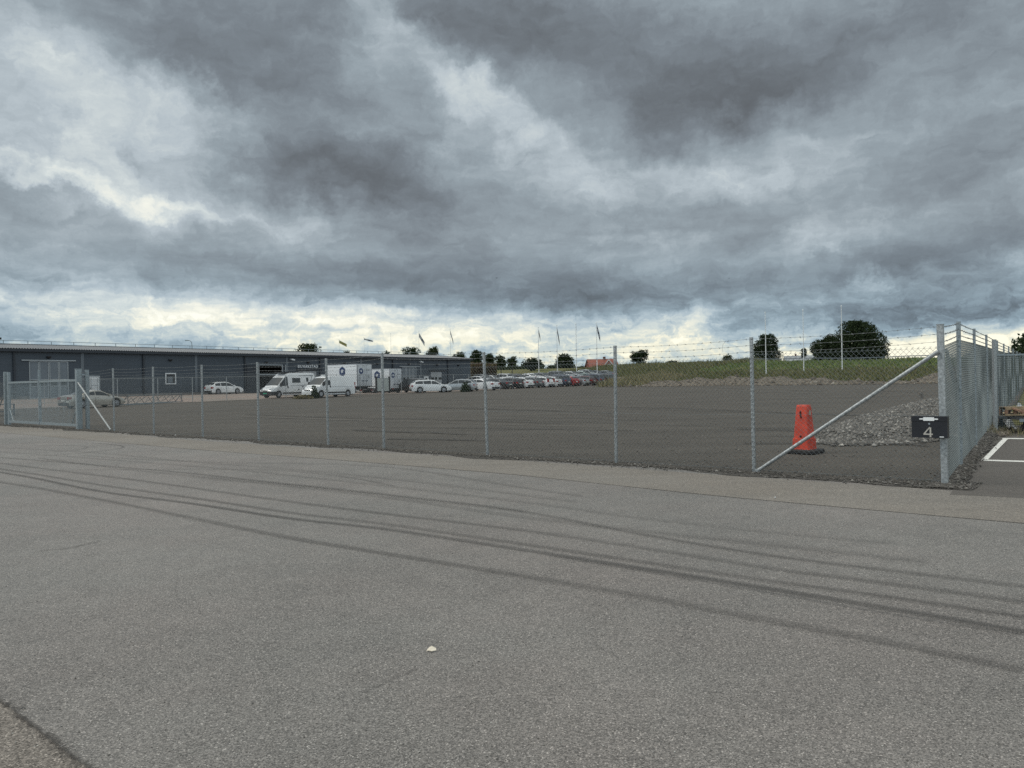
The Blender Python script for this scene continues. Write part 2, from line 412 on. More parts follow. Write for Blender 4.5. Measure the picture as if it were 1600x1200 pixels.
# worn verge strip between the road seam and the fence
def ribbon(name, pts, widths, material, z=.006, n=10, kind='structure', parent=None, jitter=0., seed=0):
    """smooth strip along ground points"""
    P = [Vector(p) for p in pts]; rr = random.Random(seed)
    Q = []
    for i in range(len(P)-1):
        p0 = P[max(0,i-1)]; p1 = P[i]; p2 = P[i+1]; p3 = P[min(len(P)-1,i+2)]
        for k in range(n):
            t = k/n
            Q.append(.5*((2*p1)+(p2-p0)*t+(2*p0-5*p1+4*p2-p3)*t*t+(3*p1-p0-3*p2+p3)*t**3))
    Q.append(P[-1]); mb = MB(); uv = []; L = 0
    for i, q in enumerate(Q):
        d = (Q[min(i+1,len(Q)-1)]-Q[max(i-1,0)]); d.z = 0; d.normalize(); nn = Vector((-d.y,d.x,0))
        w = widths if isinstance(widths, (int,float)) else widths[0]+(widths[1]-widths[0])*i/(len(Q)-1)
        w *= 1+jitter*rr.uniform(-1,1); off = nn*jitter*rr.uniform(-1,1)*w*.6
        if i: L += (Q[i]-Q[i-1]).length
        for sgn, vv in ((-1,0),(1,1)):
            p = q+off+nn*sgn*w/2; mb.v.append((p.x,p.y,z)); uv.append((L,vv))
    for i in range(len(Q)-1): mb.f.append((2*i,2*i+2,2*i+3,2*i+1))
    o = mb.build(name, material)
    me = o.data; ul = me.uv_layers.new(name='UVMap')
    for lp in me.loops: ul.data[lp.index].uv = uv[lp.vertex_index]
    tag(o, kind=kind); return o
seam = [(-300,664),(0,676),(300,702),(530,719),(800,741.5),(1100,773),(1350,796),(1600,818),(2000,850)]
topl = [(-300,652),(0,665.5),(124,672),(300,688),(500,701),(800,719),(1175,746),(1475,766),(1500,770.5),(1600,777.5),(2000,800)]
mb = MB(); sp_ = [gq(u,v,.003) for u,v in seam]; tp_ = [gq(u,v,.003) for u,v in topl]
mb.poly(sp_+tp_[::-1]); tag(mb.build('verge', MT['strip']), kind='structure')
MT['seam'] = lane_mat('seam_dark', (.045,.042,.04), .7, False)
ribbon('asphalt_seam', [gp(u,v) for u,v in seam], .035, MT['seam'], z=.007, jitter=.25, seed=3)
# bottom-left patch of older asphalt and its crack
MT['old'] = ground_mat('old_asphalt', (.168,.152,.137), 1.1, .18, 180, 140, .07)
crack = [(-260,920),(-120,1010),(0,1095),(30,1118),(62,1143),(90,1165),(112,1183),(145,1206),(250,1290)]
mb = MB(); mb.poly([gq(u,v,.003) for u,v in crack]+[gq(-200,1400,.003), gq(-700,1300,.003), gq(-500,1000,.003)])
tag(mb.build('old_asphalt_patch', MT['old']), kind='structure')
MT['crack'] = lane_mat('crack_dark', (.045,.04,.036), 1.25, False, 13)
ribbon('asphalt_crack', [gp(u,v) for u,v in crack], .032, MT['crack'], z=.007, jitter=1.1, seed=4, n=16)
ribbon('asphalt_crack', [gp(u,v) for u,v in crack], .022, MT['crack'], z=.0085, jitter=.9, seed=9, n=16)
MT['scuff'] = lane_mat('scuff', (.07,.066,.062), .6, False, 9)
ribbon('asphalt_scuff', [gp(u,v) for u,v in [(62,861),(100,858),(130,852),(157,845)]], .07, MT['scuff'], z=.007, jitter=.4, seed=6)
ribbon('asphalt_scuff', [gp(u,v) for u,v in [(565,1083),(590,1072),(620,1058),(650,1045)]], .03, MT['scuff'], z=.007, jitter=.5, seed=7)
# tyre marks
MT['tyre_strong'] = lane_mat('tyre_strong', (.055,.053,.052), .85)
MT['tyre_mid'] = lane_mat('tyre_mid', (.060,.057,.055), .58)
MT['tyre_soft'] = lane_mat('tyre_soft', (.070,.067,.064), .42)
tyre = [
 ('tyre_strong', .21, [(-200,712),(0,738),(150,767),(300,787),(450,810),(600,827),(800,857),(1000,888),(1200,920),(1400,953),(1600,988),(1800,1030)]),
 ('tyre_mid', .22, [(-200,708),(0,733),(150,757),(300,778),(450,801),(600,819),(800,848),(1000,878),(1200,908),(1400,935),(1600,965)]),
 ('tyre_mid', .24, [(-200,725),(0,753),(150,780),(300,810),(450,840),(600,865),(800,898),(1000,932),(1200,970),(1400,1007),(1600,1048)]),
 ('tyre_mid', .20, [(-200,700),(0,715),(150,727),(300,740),(450,757),(600,773),(800,797),(1000,835),(1200,868),(1400,893),(1600,917)]),
 ('tyre_mid', .22, [(-100,712),(0,724),(200,749),(400,777),(600,803),(800,827),(1000,856),(1200,888),(1400,914),(1600,941)]),
 ('tyre_strong', .13, [(-60,699),(40,693),(100,692),(150,693),(185,696),(193,699),(180,702),(150,706),(105,710),(40,713)]),
 ('tyre_mid', .12, [(-60,700),(40,696),(100,696),(126,697),(136,699),(126,702),(100,705),(50,709)]),
 ('tyre_mid', .14, [(-50,742),(0,739),(100,735),(250,734),(400,734),(475,738),(550,747),(615,760)]),
 ('tyre_mid', .15, [(130,712),(200,717),(350,723),(500,725),(600,730),(675,739),(800,760),(912,776)]),
 ('tyre_soft', .20, [(0,706),(150,717),(350,733),(550,754),(800,783),(1000,810),(1200,832),(1400,850)]),
 ('tyre_soft', .30, [(300,745),(450,760),(600,777),(800,806),(1000,830),(1200,852),(1450,880)]),
 ('tyre_soft', .24, [(60,716),(200,734),(350,748),(520,764),(700,786),(820,800)]),
 ('tyre_soft', .22, [(-200,690),(0,700),(150,708),(300,722),(450,733),(640,752),(900,785)]),
 ('tyre_strong', .09, [(860,869),(1000,892),(1200,926),(1400,961),(1600,992)]),
]
for i, (mm, w, pl) in enumerate(tyre):
    ribbon('tyre_mark', [gp(u,v) for u,v in pl], w*.72, MT[mm], z=.006+.0013*i, n=6)
MT['track'] = lane_mat('lot_track', (.026,.024,.022), 1.3, False); MT['track_pale'] = lane_mat('lot_track_pale', (.15,.138,.125), .8, False)
rt = random.Random(52)
for i in range(26):
    u0 = rt.uniform(300,1300); v0 = 606+rt.random()**1.7*92; ln = rt.uniform(150,520); sl_ = rt.uniform(-.004,.03)+.012
    if sa(*gp(u0,v0).xy)[0] < 1.5: continue
    pp = [hit(min(u0+ln*k/6,1440), v0+sl_*ln*k/6+rt.uniform(-.5,.5)) for k in range(7)]
    if any(sa(q.x,q.y)[0] < 1.2 or sa(q.x,q.y)[0] > 66 or sa(q.x,q.y)[1] > 60 for q in pp): continue
    mb = MB(); uv = []; L = 0; w = rt.uniform(.12,.45)
    for k, q in enumerate(pp):
        d = (pp[min(k+1,6)]-pp[max(k-1,0)]); d.z = 0; d.normalize(); n_v = Vector((-d.y,d.x,0)); L += (q-pp[k-1]).length if k else 0
        for sg, vv in ((-1,0),(1,1)):
            p = q+n_v*sg*w/2; s_, a_ = sa(p.x,p.y); mb.v.append((p.x,p.y,lotz(p.x,p.y,s_,a_)+.035)); uv.append((L,vv))
    mb.f = [(2*k,2*k+2,2*k+3,2*k+1) for k in range(6)]
    o = mb.build('lot_track', MT['track'] if i % 3 else MT['track_pale']); ul = o.data.uv_layers.new(name='UVMap')
    for lp in o.data.loops: ul.data[lp.index].uv = uv[lp.vertex_index]
    tag(o, kind='structure')
# white bay lines
MT['white_paint'] = mat('white_paint', (.72,.72,.69), .7, var=.12, scale=9)
for pl in ([(1533,720),(1543,719.5),(1575,686.5),(1566,686.5)], [(1566,684.8),(1566,686.3),(1700,688),(1700,686.2)], [(1533,718.6),(1536,720.6),(1700,726),(1700,723.6)]):
    mb = MB(); mb.poly([gq(u,v,.009) for u,v in pl]); tag(mb.build('bay_line', MT['white_paint']), kind='structure')
# ------------------------------------------------------------------ loose stones
def stone_mesh(mb, p, r, rr, flat=.65):
    t = rr.uniform(0,6.28); k = [rr.uniform(.65,1.25) for _ in range(6)]
    dirs = [(1,0,0),(0,1,0),(-1,0,0),(0,-1,0),(0,0,1),(0,0,-1)]
    vs = []
    for (dx,dy,dz), q in zip(dirs, k):
        x = dx*math.cos(t)-dy*math.sin(t); y = dx*math.sin(t)+dy*math.cos(t)
        vs.append((p[0]+x*r*q+(rr.uniform(-.3,.3)*r), p[1]+y*r*q+(rr.uniform(-.3,.3)*r), p[2]+dz*r*q*flat+r*.25))
    mb.add(vs, [(0,1,4),(1,2,4),(2,3,4),(3,0,4),(1,0,5),(2,1,5),(3,2,5),(0,3,5)])
def per_obj(name, cols):       # colour per loose stone, through a random-per-island value
    M = bpy.data.materials.new(name); M.use_nodes = True; t = M.node_tree; b = t.nodes['Principled BSDF']; b.inputs['Roughness'].default_value = .9
    g = t.nodes.new('ShaderNodeNewGeometry'); r = t.nodes.new('ShaderNodeValToRGB'); t.links.new(g.outputs['Random Per Island'], r.inputs[0]); t.links.new(r.outputs[0], b.inputs['Base Color'])
    cr = r.color_ramp
    while len(cr.elements) < len(cols): cr.elements.new(.5)
    for i, (e, c) in enumerate(zip(cr.elements, cols)): e.position = i/(len(cols)-1); e.color = (*c, 1)
    return M
MT['stones_dark'] = per_obj('stones_dark', [(.05,.048,.045),(.085,.08,.072),(.10,.095,.085),(.065,.06,.055),(.14,.13,.12),(.09,.085,.08),(.24,.23,.21)])
MT['stones_grey'] = per_obj('stones_grey', [(.06,.057,.053),(.12,.115,.108),(.17,.162,.15),(.08,.076,.07),(.14,.132,.12),(.10,.095,.09),(.24,.228,.21),(.12,.115,.108),(.40,.385,.355)])
MT['stones_earth'] = per_obj('stones_earth', [(.085,.072,.058),(.12,.10,.082),(.10,.085,.07),(.145,.125,.105),(.09,.078,.062),(.16,.14,.12),(.11,.09,.07),(.34,.31,.27)])
# gravel margin that spilled along the fences
rr = random.Random(11); mb = MB()
a = -.4; bord = []
while a < 75:
    w = .42+.16*math.sin(a*.9)+.12*math.sin(a*2.3+1)+rr.uniform(-.05,.05)
    bord.append((SA(.35, a, .010), SA(-w if a > 0 else -.55, a, .006))); a += .25
for i in range(len(bord)-1): mb.add([bord[i][0],bord[i+1][0],bord[i+1][1],bord[i][1]], [(0,1,2,3)])
s = -.5; b2 = []
while s < 17:
    w = .20+.05*math.sin(s*1.3)+rr.uniform(-.03,.03)
    b2.append(tuple(SA(s, AF(s)+q, G(*SA(s, AF(s)+q).xy)+hh) for q, hh in ((.2,.02),(-.05,.02),(-w*.5,.018),(-w,.012)))); s += .25
for i in range(len(b2)-1):
    for k in range(3): mb.add([b2[i][k],b2[i+1][k],b2[i+1][k+1],b2[i][k+1]], [(3,2,1,0)])
tag(mb.build('gravel_margin', MT['edge']), kind='structure')
mb = MB()
for _ in range(5200):
    a = 60*rr.random()**1.9-.7; s = rr.gauss(-.18,.2) if a > 0 else rr.uniform(-.5,.4)
    if s < -.75 or s > .5: continue
    if a < -.42: continue
    p = SA(s, a); stone_mesh(mb, (p.x, p.y, G(p.x,p.y)+.012), rr.choice((.008,.011,.015,.02,.028))*(.8+.4*rr.random()), rr)
for _ in range(2600):
    s = rr.uniform(-.5, 16); a = rr.gauss(-.06,.11); 
    if a < -.30: continue
    a += AF(s)
    p = SA(s, a); stone_mesh(mb, (p.x, p.y, G(p.x,p.y)+.018), rr.choice((.008,.012,.016,.024,.03)), rr)
for _ in range(2600):
    s = 14*rr.random()**1.6+.2; a = rr.uniform(0, 16)
    p = SA(s, a); stone_mesh(mb, (p.x, p.y, G(p.x,p.y)+.015), rr.choice((.008,.010,.013,.02)), rr)
tag(mb.build('gravel_margin_stones', MT['stones_dark']), 'loose dark gravel spilled along the foot of the wire fence', 'gravel', kind='stuff')
# big heap of crushed stone inside the right corner
hp = [hit(u,v) for u,v in [(1246,683),(1290,694),(1340,697),(1400,694),(1440,688),(1500,683),(1540,668),(1540,632),(1480,620),(1440,626),(1400,636),(1370,643),(1330,655),(1290,668),(1262,676)]]
hc = sum(hp, Vector())/len(hp)
def inside(x, y, poly):
    c = False; j = len(poly)-1
    for i in range(len(poly)):
        if (poly[i].y > y) != (poly[j].y > y) and x < (poly[j].x-poly[i].x)*(y-poly[i].y)/(poly[j].y-poly[i].y)+poly[i].x: c = not c
        j = i
    return c
def segd(x, y, a, b):
    dx, dy = b.x-a.x, b.y-a.y; t = max(0,min(1,((x-a.x)*dx+(y-a.y)*dy)/(dx*dx+dy*dy+1e-9))); return math.hypot(x-a.x-dx*t, y-a.y-dy*t)
def edged(x, y, poly): return min(segd(x,y,poly[i],poly[(i+1)%len(poly)]) for i in range(len(poly)))
def pileh(x, y):
    if not inside(x, y, hp): return -.02
    return .16*smoothstep(0, 1.2, edged(x,y,hp)) + .03*hum(x,y,5)*smoothstep(0,.8,edged(x,y,hp))
x0 = min(p.x for p in hp); x1 = max(p.x for p in hp); y0 = min(p.y for p in hp); y1 = max(p.y for p in hp)
mb = MB(); nx, ny = 60, 90
for i in range(ny+1):
    for j in range(nx+1):
        x = x0+(x1-x0)*j/nx; y = y0+(y1-y0)*i/ny; mb.v.append((x,y,G(x,y)+.01+pileh(x,y)))
for i in range(ny):
    for j in range(nx): 
        k = i*(nx+1)+j; mb.f.append((k,k+1,k+nx+2,k+nx+1))
MT['pile_fill'] = ground_mat('pile_fill', (.085,.08,.072), .7, .2, 40, 22, .1)
heap = mb.build('stone_heap', MT['pile_fill'], smooth=True); tag(heap, 'low heap of grey crushed stone behind the orange post', 'stone heap', kind='stuff')
mb = MB(); k = 0
while k < 16000:
    y = y0+(y1-y0)*rr.random()**1.5; x = rr.uniform(x0,x1)
    if not inside(x,y,hp): continue
    k += 1; stone_mesh(mb, (x,y,G(x,y)+.01+pileh(x,y)), rr.choice((.016,.022,.028,.035,.045,.06)), rr, .8)
for _ in range(300):
    p = hp[rr.randrange(5)] .lerp(hp[rr.randrange(1,6)], rr.random()); stone_mesh(mb, (p.x+rr.uniform(-.3,.3), p.y+rr.uniform(-.5,.3), G(p.x,p.y)+.02), rr.choice((.03,.045,.06)), rr, .8)
st = mb.build('crushed_stone', MT['stones_grey'], heap); st['kind'] = 'stuff'
# spoil banks along the far edge of the lot
def bank(poly_sa, h, seed, label, nst):
    rr = random.Random(seed)
    (s0,s1,a0,a1) = poly_sa; mb = MB(); ns, na = 16, 70
    def bz(s, a):
        t = (s-s0)/(s1-s0); q = (a-a0)/(a1-a0)
        return h*math.sin(math.pi*min(1,max(0,t)))**.8*math.sin(math.pi*min(1,max(0,q)))**.45*(1+.22*math.sin(a*1.3+seed)+.15*math.sin(a*3.1+s))
    for i in range(ns+1):
        for j in range(na+1):
            s = s0+(s1-s0)*i/ns; a = a0+(a1-a0)*j/na; p = SA(s,a); mb.v.append((p.x,p.y,G(p.x,p.y)+.0+bz(s,a)))
    for i in range(ns):
        for j in range(na):
            k = i*(na+1)+j; mb.f.append((k,k+na+1,k+na+2,k+1))
    b = mb.build('spoil_bank', MT['heap'], smooth=True); tag(b, label, 'gravel bank', kind='stuff')
    mb = MB()
    for _ in range(nst):
        s = rr.uniform(s0-1, s0+(s1-s0)*.8); a = rr.uniform(a0,a1); p = SA(s,a)
        stone_mesh(mb, (p.x,p.y,G(p.x,p.y)+(bz(s,a) if s > s0 else 0.02)), rr.choice((.03,.04,.06,.08,.10)) if rr.random() < .985 else rr.uniform(.14,.30), rr, .8)
    q = mb.build('bank_stones', MT['stones_earth'], b); q['kind'] = 'stuff'
# ------------------------------------------------------------------ fences
UPV = Vector((0,0,1))
def plane_pt(u, v, P, n):
    r = ray(u, v); o = Vector((0,0,CAMH)); return o + r*((P-o).dot(n)/r.dot(n))
def chain(mb, p0, p1, h0, h1, step=.06, r=.0016, aspect=1.0, bulge=0.0, skip_low=0):
    """diamond mesh of two crossing sets of wires filling the bay p0..p1 from h0 to h1 above its foot"""
    p0 = Vector(p0); p1 = Vector(p1); L = (p1-p0).length; H = (h1-h0)/aspect; d = (p1-p0)/L
    nn = Vector((-d.y, d.x, 0)).normalized()
    def P(t, q): return p0 + d*t + UPV*(h0+q*aspect) + nn*(bulge*math.sin(math.pi*t/L)*math.sin(math.pi*q/H))
    k = -int(H/step)-1
    while k*step < L:
        for sg in (1, -1):
            # t = c + q (sg 1) or t = c + H - q (sg -1)
            c = k*step; q0 = max(0, -c); q1 = min(H, L-c)
            if q1 > q0+1e-4:
                if sg == 1: a, b = P(c+q0, q0), P(c+q1, q1)
                else: a, b = P(c+q0, H-q0), P(c+q1, H-q1)
                if bulge:
                    m_ = (q0+q1)/2; mid = P(c+m_, m_ if sg == 1 else H-m_)
                    mb.tube(a, mid, r, 3); mb.tube(mid, b, r, 3)
                else: mb.tube(a, b, r, 3)
        k += 1
    t = 0.0
    while t < L:                               # knuckled ends sticking up over the top wire
        for sx in (-1, 1): mb.tube(P(t, H), P(min(L,max(0,t+sx*.012)), H+.016), r, 3)
        t += step
def strand(mb, a, b, sag=.015, r=.0022, barb=.0, step=.12, seed=0):
    a = Vector(a); b = Vector(b); L = (b-a).length; n = 6; rr = random.Random(seed)
    pt = lambda t: a.lerp(b, t) - UPV*(sag*4*t*(1-t))
    for i in range(n): mb.tube(pt(i/n), pt((i+1)/n), r, 4)
    if barb:
        k = step/2
        while k < L:
            c = pt(k/L)
            for _ in range(2):
                w = Vector((rr.uniform(-1,1), rr.uniform(-1,1), rr.uniform(-1,1))).normalized()*barb
                mb.tube(c-w, c+w, r*.85, 3)
            mb.tube(c-(b-a)/L*.012, c+(b-a)/L*.012, r*2, 4); k += step
def post_mb(p, top, w, d, n=None, seed=0):
    """slotted C-section post: web plus two lips, closed cap"""
    mb = MB(); p = Vector(p); top = Vector(top); u = (top-p).normalized()
    x = A.copy(); y = Nn.copy()
    def bar(ox, oy, bw, bd):
        q0 = p + x*ox + y*oy; q1 = top + x*ox + y*oy
        vs = [q + x*sx*bw/2 + y*sy*bd/2 for q in (q0, q1) for sy in (-1,1) for sx in (-1,1)]
        mb.add(vs, [(0,1,3,2),(4,6,7,5),(0,4,5,1),(2,3,7,6),(0,2,6,4),(1,5,7,3)])
    bar(0, -d/2+.002, w, .005)
    bar(-w/2+.0025, 0, .005, d-.012); bar(w/2-.0025, 0, .005, d-.012)
    bar(-w/2+.009, d/2-.003, .013, .004); bar(w/2-.009, d/2-.003, .013, .004)
    k = .1; L = (top-p).length
    while k < L-.05:                            # hook lugs along the face
        q = p + u*k - y*(d/2+.004); mb.add([q+x*sx*.006+y*sy*.004+UPV*sz*.012 for sz in (-1,1) for sy in (-1,1) for sx in (-1,1)], [(0,2,3,1),(4,5,7,6),(0,1,5,4),(2,6,7,3),(0,4,6,2),(1,3,7,5)])
        k += .15
    return mb
HM, HW = 2.0, (2.08, 2.19, 2.30)
pn = Nn
front = [(1469,507,1477,757),(1174,527,1178.5,738),(961,540,963,722.5),(756,550,762,708.5),(597,551,600,700),(509.5,560,513,694),(402,566,404.5,689.5),(315,570,317,684),(239,573,240.5,678.5),(176.5,575.5,178.5,673.5)]
ff = empty('wire_fence', C0); tag(ff, 'long wire mesh fence topped with barbed wire along the verge in front', 'fence')
inv = lambda o: Matrix.Translation(-Vector(o.location))
class LB(MB):
    pass
def child(mb, name, material, root, **k):
    off = Vector(root.location); mb.v = [tuple(Vector(q)-off) for q in mb.v]
    return mb.build(name, material, root, **k)
FP = []
for i, (ut, vt, ub, vb) in enumerate(front):
    b = plane_pt(ub, vb, C0, pn); b.z = 0.0
    t = plane_pt(ut, vt, C0, pn)
    FP.append((b, t))
for i, (b, t) in enumerate(FP):
    w, d = (.085, .085) if i == 0 else (.052, .045)
    if i == 0:
        mb = MB(); mb.beam(b - UPV*.1, t, w, d, up=pn); mb.beam(t, t+UPV*.006, w+.01, d+.01, up=pn)
        child(mb, 'corner_post', MT['galv'], ff)
    else: child(post_mb(b-UPV*.1, t, w, d), 'post', MT['galv'], ff)
gpost = plane_pt(124, 671, C0, pn); gpost.z = 0
ends = FP + [(gpost, gpost + UPV*2.3)]
mesh = MB(); bar = MB(); ten = MB()
for i in range(len(ends)-1):
    (b0, t0), (b1, t1) = ends[i], ends[i+1]
    o = -pn*.03
    h_0 = (t0.z)/2.33; h_1 = (t1.z)/2.33
    hm = HM*min(h_0, h_1) if i else HM
    chain(mesh, b0+o, b1+o, .03, hm, step=.078, r=.0022 if i < 3 else .0017, bulge=.015)
    for h in (.06, hm*.5, hm-.01): strand(mesh, b0+o*1.2+UPV*h, b1+o*1.2+UPV*h, .004, .0018)
    for k, h in enumerate(HW):
        strand(bar, b0+(t0-b0)*(h/2.33)+o, b1+(t1-b1)*(h/2.33)+o, .03, .0026 if i < 3 else .003, barb=.02, step=.16, seed=i*7+k)
child(mesh, 'mesh', MT['wire'], ff); child(bar, 'barbed_wire', MT['barb'], ff)
# a loose end of wire in the bay left of the cone
mb = MB(); q = [plane_pt(u, v, C0, pn)-pn*.03 for u, v in [(1135,533),(1131,538),(1129.5,544),(1130.5,550)]]
for i in range(3): mb.tube(q[i], q[i+1], .002, 4)
child(mb, 'loose_wire', MT['barb'], ff)
mb = MB(); q0 = plane_pt(1186, 735, C0, pn)-pn*.07; q1 = plane_pt(1468, 549, C0, pn)-pn*.07
mb.tube(q0, q1, .030, 14); mb.tube(q0-UPV*.02, q0+UPV*.03, .045, 10); child(mb, 'brace', MT['galv'], ff, smooth=False)
mb = MB(); q0 = plane_pt(176, 671.5, C0, pn)-pn*.07; q1 = plane_pt(125, 598, C0, pn)-pn*.07
mb.tube(q0, q1, .032, 10); child(mb, 'brace', MT['galv'], ff)
# letter box on the corner post
c = plane_pt(1452, 667.5, C0-pn*.20, pn); w = .46; h = .31; dd = .14
lb = empty('letter_box', c - UPV*h/2); tag(lb, 'dark blue letter box with number 4 hung on the corner post of the wire fence', 'letter box')
MT['navy'] = mat('navy_paint', (.006,.007,.012), .42, coat=.1, var=.3, scale=5)
MT['paper'] = mat('paper_label', (.78,.80,.80), .6)
MT['digit'] = mat('digit_grey', (.42,.40,.36), .5)
fx = -A; fy = pn                         # right along the fence, into the lot
def LP(x, y, z): return fx*x + fy*y + UPV*z
def lbox(mb, x0,x1,y0,y1,z0,z1): mb.add([LP(x,y,z) for z in (z0,z1) for y in (y0,y1) for x in (x0,x1)], [(0,2,3,1),(4,5,7,6),(0,1,5,4),(2,6,7,3),(0,4,6,2),(1,3,7,5)])
mb = MB(); lbox(mb, -w/2,w/2,0,dd,0,h*.76); lbox(mb, -w/2,w/2, .004, dd, h*.765, h)
mb.build('box_body', MT['navy'], lb)
mb = MB(); lbox(mb, -w/2-.004,w/2+.004,-.006,.003,h*.775,h+.004); fl = mb.build('flap', MT['navy'], lb)
mb = MB(); lbox(mb, -.075,.065,-.011,-.0065,h*.80,h*.965); lbox(mb, -.125,-.0755,-.010,-.0065,h*.855,h*.91); lbox(mb, .0655,.115,-.010,-.0065,h*.855,h*.91); mb.build('paper_label', MT['paper'], lb)
mb = MB(); mb.tube(LP(0,-.007,h*.66), LP(0,.0,h*.66), .014, 12); mb.build('lock', MT['galv_dark'], lb)
mb = MB()                                     # the figure 4
S = .0075
def quad(pts): mb.add([LP(x*S-.02,-.004,z*S+.012) for x, z in pts]+[LP(x*S-.02,0.0005,z*S+.012) for x, z in pts], [(0,1,2,3),(0,4,5,1),(1,5,6,2),(2,6,7,3),(3,7,4,0)])
quad([(3.2,0),(6.0,0),(6.0,18.6),(3.2,18.6)]); quad([(-7.5,4.2),(3.18,4.2),(3.18,6.8),(-7.5,6.8)]); quad([(6.02,4.2),(8.6,4.2),(8.6,6.8),(6.02,6.8)])
quad([(-7.5,6.82),(-4.2,6.82),(3.18,17.2),(3.18,20.0)]); quad([(1.2,-.2),(8,-.2),(8,-.02),(1.2,-.02)])
mb.build('number', MT['digit'], lb)
mb = MB(); lbox(mb, .13,.185,-.003,.0,.012,.024); mb.build('maker_plate', MT['paper'], lb)
# side fence running away from the corner
sn = Vector((SDIR.y, -SDIR.x, 0))
sp = [(1497.5,502.5),(1522,513.5),(1541,523),(1558,532),(1568.3,537),(1576,541),(1583,545),(1589,548.4),(1594,551),(1598.5,553.4),(1602.5,555.4)]
sf = empty('wire_fence', C0+Nn*.4); tag(sf, 'wire mesh fence with barbed wire running back from the letter box corner', 'fence')
SP = []
for (u, v) in sp:
    t = plane_pt(u, v, C0, sn); s, a = sa(t.x, t.y); b = Vector((t.x, t.y, G(t.x, t.y)+.02)); SP.append((b, t))
mesh = MB(); bar = MB(); ten = MB()
prev = (C0 + SDIR*.05, FP[0][1]); hp0 = HM+.0
for i, (b, t) in enumerate(SP):
    child(post_mb(b-UPV*.15, t, .065 if i == 0 else .05, .05), 'post', MT['galv_dark'], sf)
    b0, t0 = prev; H0 = t0.z-b0.z; H1 = t.z-b.z
    top0 = b0 + UPV*(t0.z-b0.z-.33 if i else 2.0); top1 = b + UPV*(t.z-b.z-.33)
    hh = min((top0-b0).length, (top1-b).length)
    # slanted top: build at mean height, then shear to follow both posts
    k0 = len(mesh.v); Hm = 2.0
    chain(mesh, Vector((b0.x,b0.y,0)), Vector((b.x,b.y,0)), 0.0, Hm, step=.078, r=.0025, bulge=.010*((-1)**i))
    L = (Vector((b.x,b.y,0))-Vector((b0.x,b0.y,0))).length
    for q in range(k0, len(mesh.v)):
        x, y, z = mesh.v[q]; tt = max(0,min(1,(Vector((x,y,0))-Vector((b0.x,b0.y,0))).dot(Nn)/L))
        zb = b0.z*(1-tt)+b.z*tt+.03; zt = (top0.z)*(1-tt)+top1.z*tt
        mesh.v[q] = (x, y, zb+(zt-zb)*z/Hm)
    for f in (.01, .5, 1.0): strand(mesh, b0.lerp(top0, f)+UPV*.02, b.lerp(top1, f)+UPV*.02, .003, .002)
    for j in range(3):
        f = (.08, .19, .30)[j]
        strand(bar, t0-UPV*(.03+(2-j)*.10) if i else Vector((b0.x,b0.y,HW[j])), t-UPV*(.03+(2-j)*.10), .01, .004, barb=.018, step=.2, seed=i*5+j)
    prev = (b, t)
child(mesh, 'mesh', MT['wire_side'], sf); child(bar, 'barbed_wire', MT['barb'], sf)
mb = MB(); q0 = plane_pt(1514, 708, C0+A*.07, sn); q1 = plane_pt(1479, 548, C0+A*.07, sn); mb.tube(q0, q1, .028, 12); child(mb, 'brace', MT['galv_dark'], sf)
# neighbour's fence, joining the side fence and running off to the right
n0 = hit(1555.5, 671); 
nf = empty('panel_fence', n0); tag(nf, 'grey wire panel fence with a top rail behind the scrap wood', 'fence')
n1 = n0 + Vector((9.5, -.2, 0)); H = 2.0
mb = MB(); mb.beam(n0-UPV*.1, n0+UPV*2.44, .08, .08, up=(0,1,0)); child(mb, 'post', MT['galv'], nf)
for k in range(1, 4):
    p = n0.lerp(n1, k/3); mb = MB(); mb.beam(p-UPV*.1, p+UPV*2.05, .06, .06, up=(0,1,0)); child(mb, 'post', MT['galv'], nf)
mb = MB(); mb.beam(n0+UPV*(H+.02)+Vector((.06,0,0)), n1+UPV*(H+.02), .045, .045); child(mb, 'top_rail', MT['galv_dark'], nf)
mb = MB(); k = 0; L = (n1-n0).length; dn = (n1-n0)/L
while k*.05 < L:
    p = n0 + dn*(k*.05); mb.tube(p+UPV*.05, p+UPV*H, .006, 3); k += 1
for z in [.06+.06*i for i in range(33)]: mb.tube(n0+UPV*z, n1+UPV*z, .006, 3)
child(mb, 'wire_panel', MT['wire_side'], nf)
# ------------------------------------------------------------------ sliding gate
MT['gate'] = mat('gate_steel', (.28,.32,.335), .45, .45, .2, 20)
gl = plane_pt(10, 664, C0, pn); gl.z = 0
gt_ = empty('gate', gpost); tag(gt_, 'grey steel barred gate between two thick posts at the left end of the verge', 'gate')
gd = (gl-gpost); GL = gd.length; gd.normalize()
mb = MB(); mb.beam(gpost-UPV*.1, gpost+UPV*2.42, .16, .20, up=pn); mb.beam(gpost+UPV*2.42, gpost+UPV*2.44, .18, .22, up=pn)
child(mb, 'gate_post', MT['gate'], gt_)
mb = MB(); mb.beam(gpost-gd*.18+pn*.25-UPV*.1, gpost-gd*.18+pn*.25+UPV*2.4, .12, .12, up=pn); mb.beam(gpost-gd*.1+pn*.1+UPV*2.2, gpost-gd*.18+pn*.25+UPV*2.2, .05,.05); child(mb, 'guide_post', MT['galv_dark'], gt_)
mb = MB(); mb.beam(gl-UPV*.1, gl+UPV*2.5, .12, .14, up=pn); child(mb, 'gate_post', MT['gate'], gt_)
mb = MB(); mb.beam(gl-gd*.28+pn*.05-UPV*.1, gl-gd*.28+pn*.05+UPV*2.48, .14, .10, up=pn); child(mb, 'guide_post', MT['galv_dark'], gt_)
midp = plane_pt(62.5, 660, C0, pn); midp.z = 0; tm = (midp-gpost).length
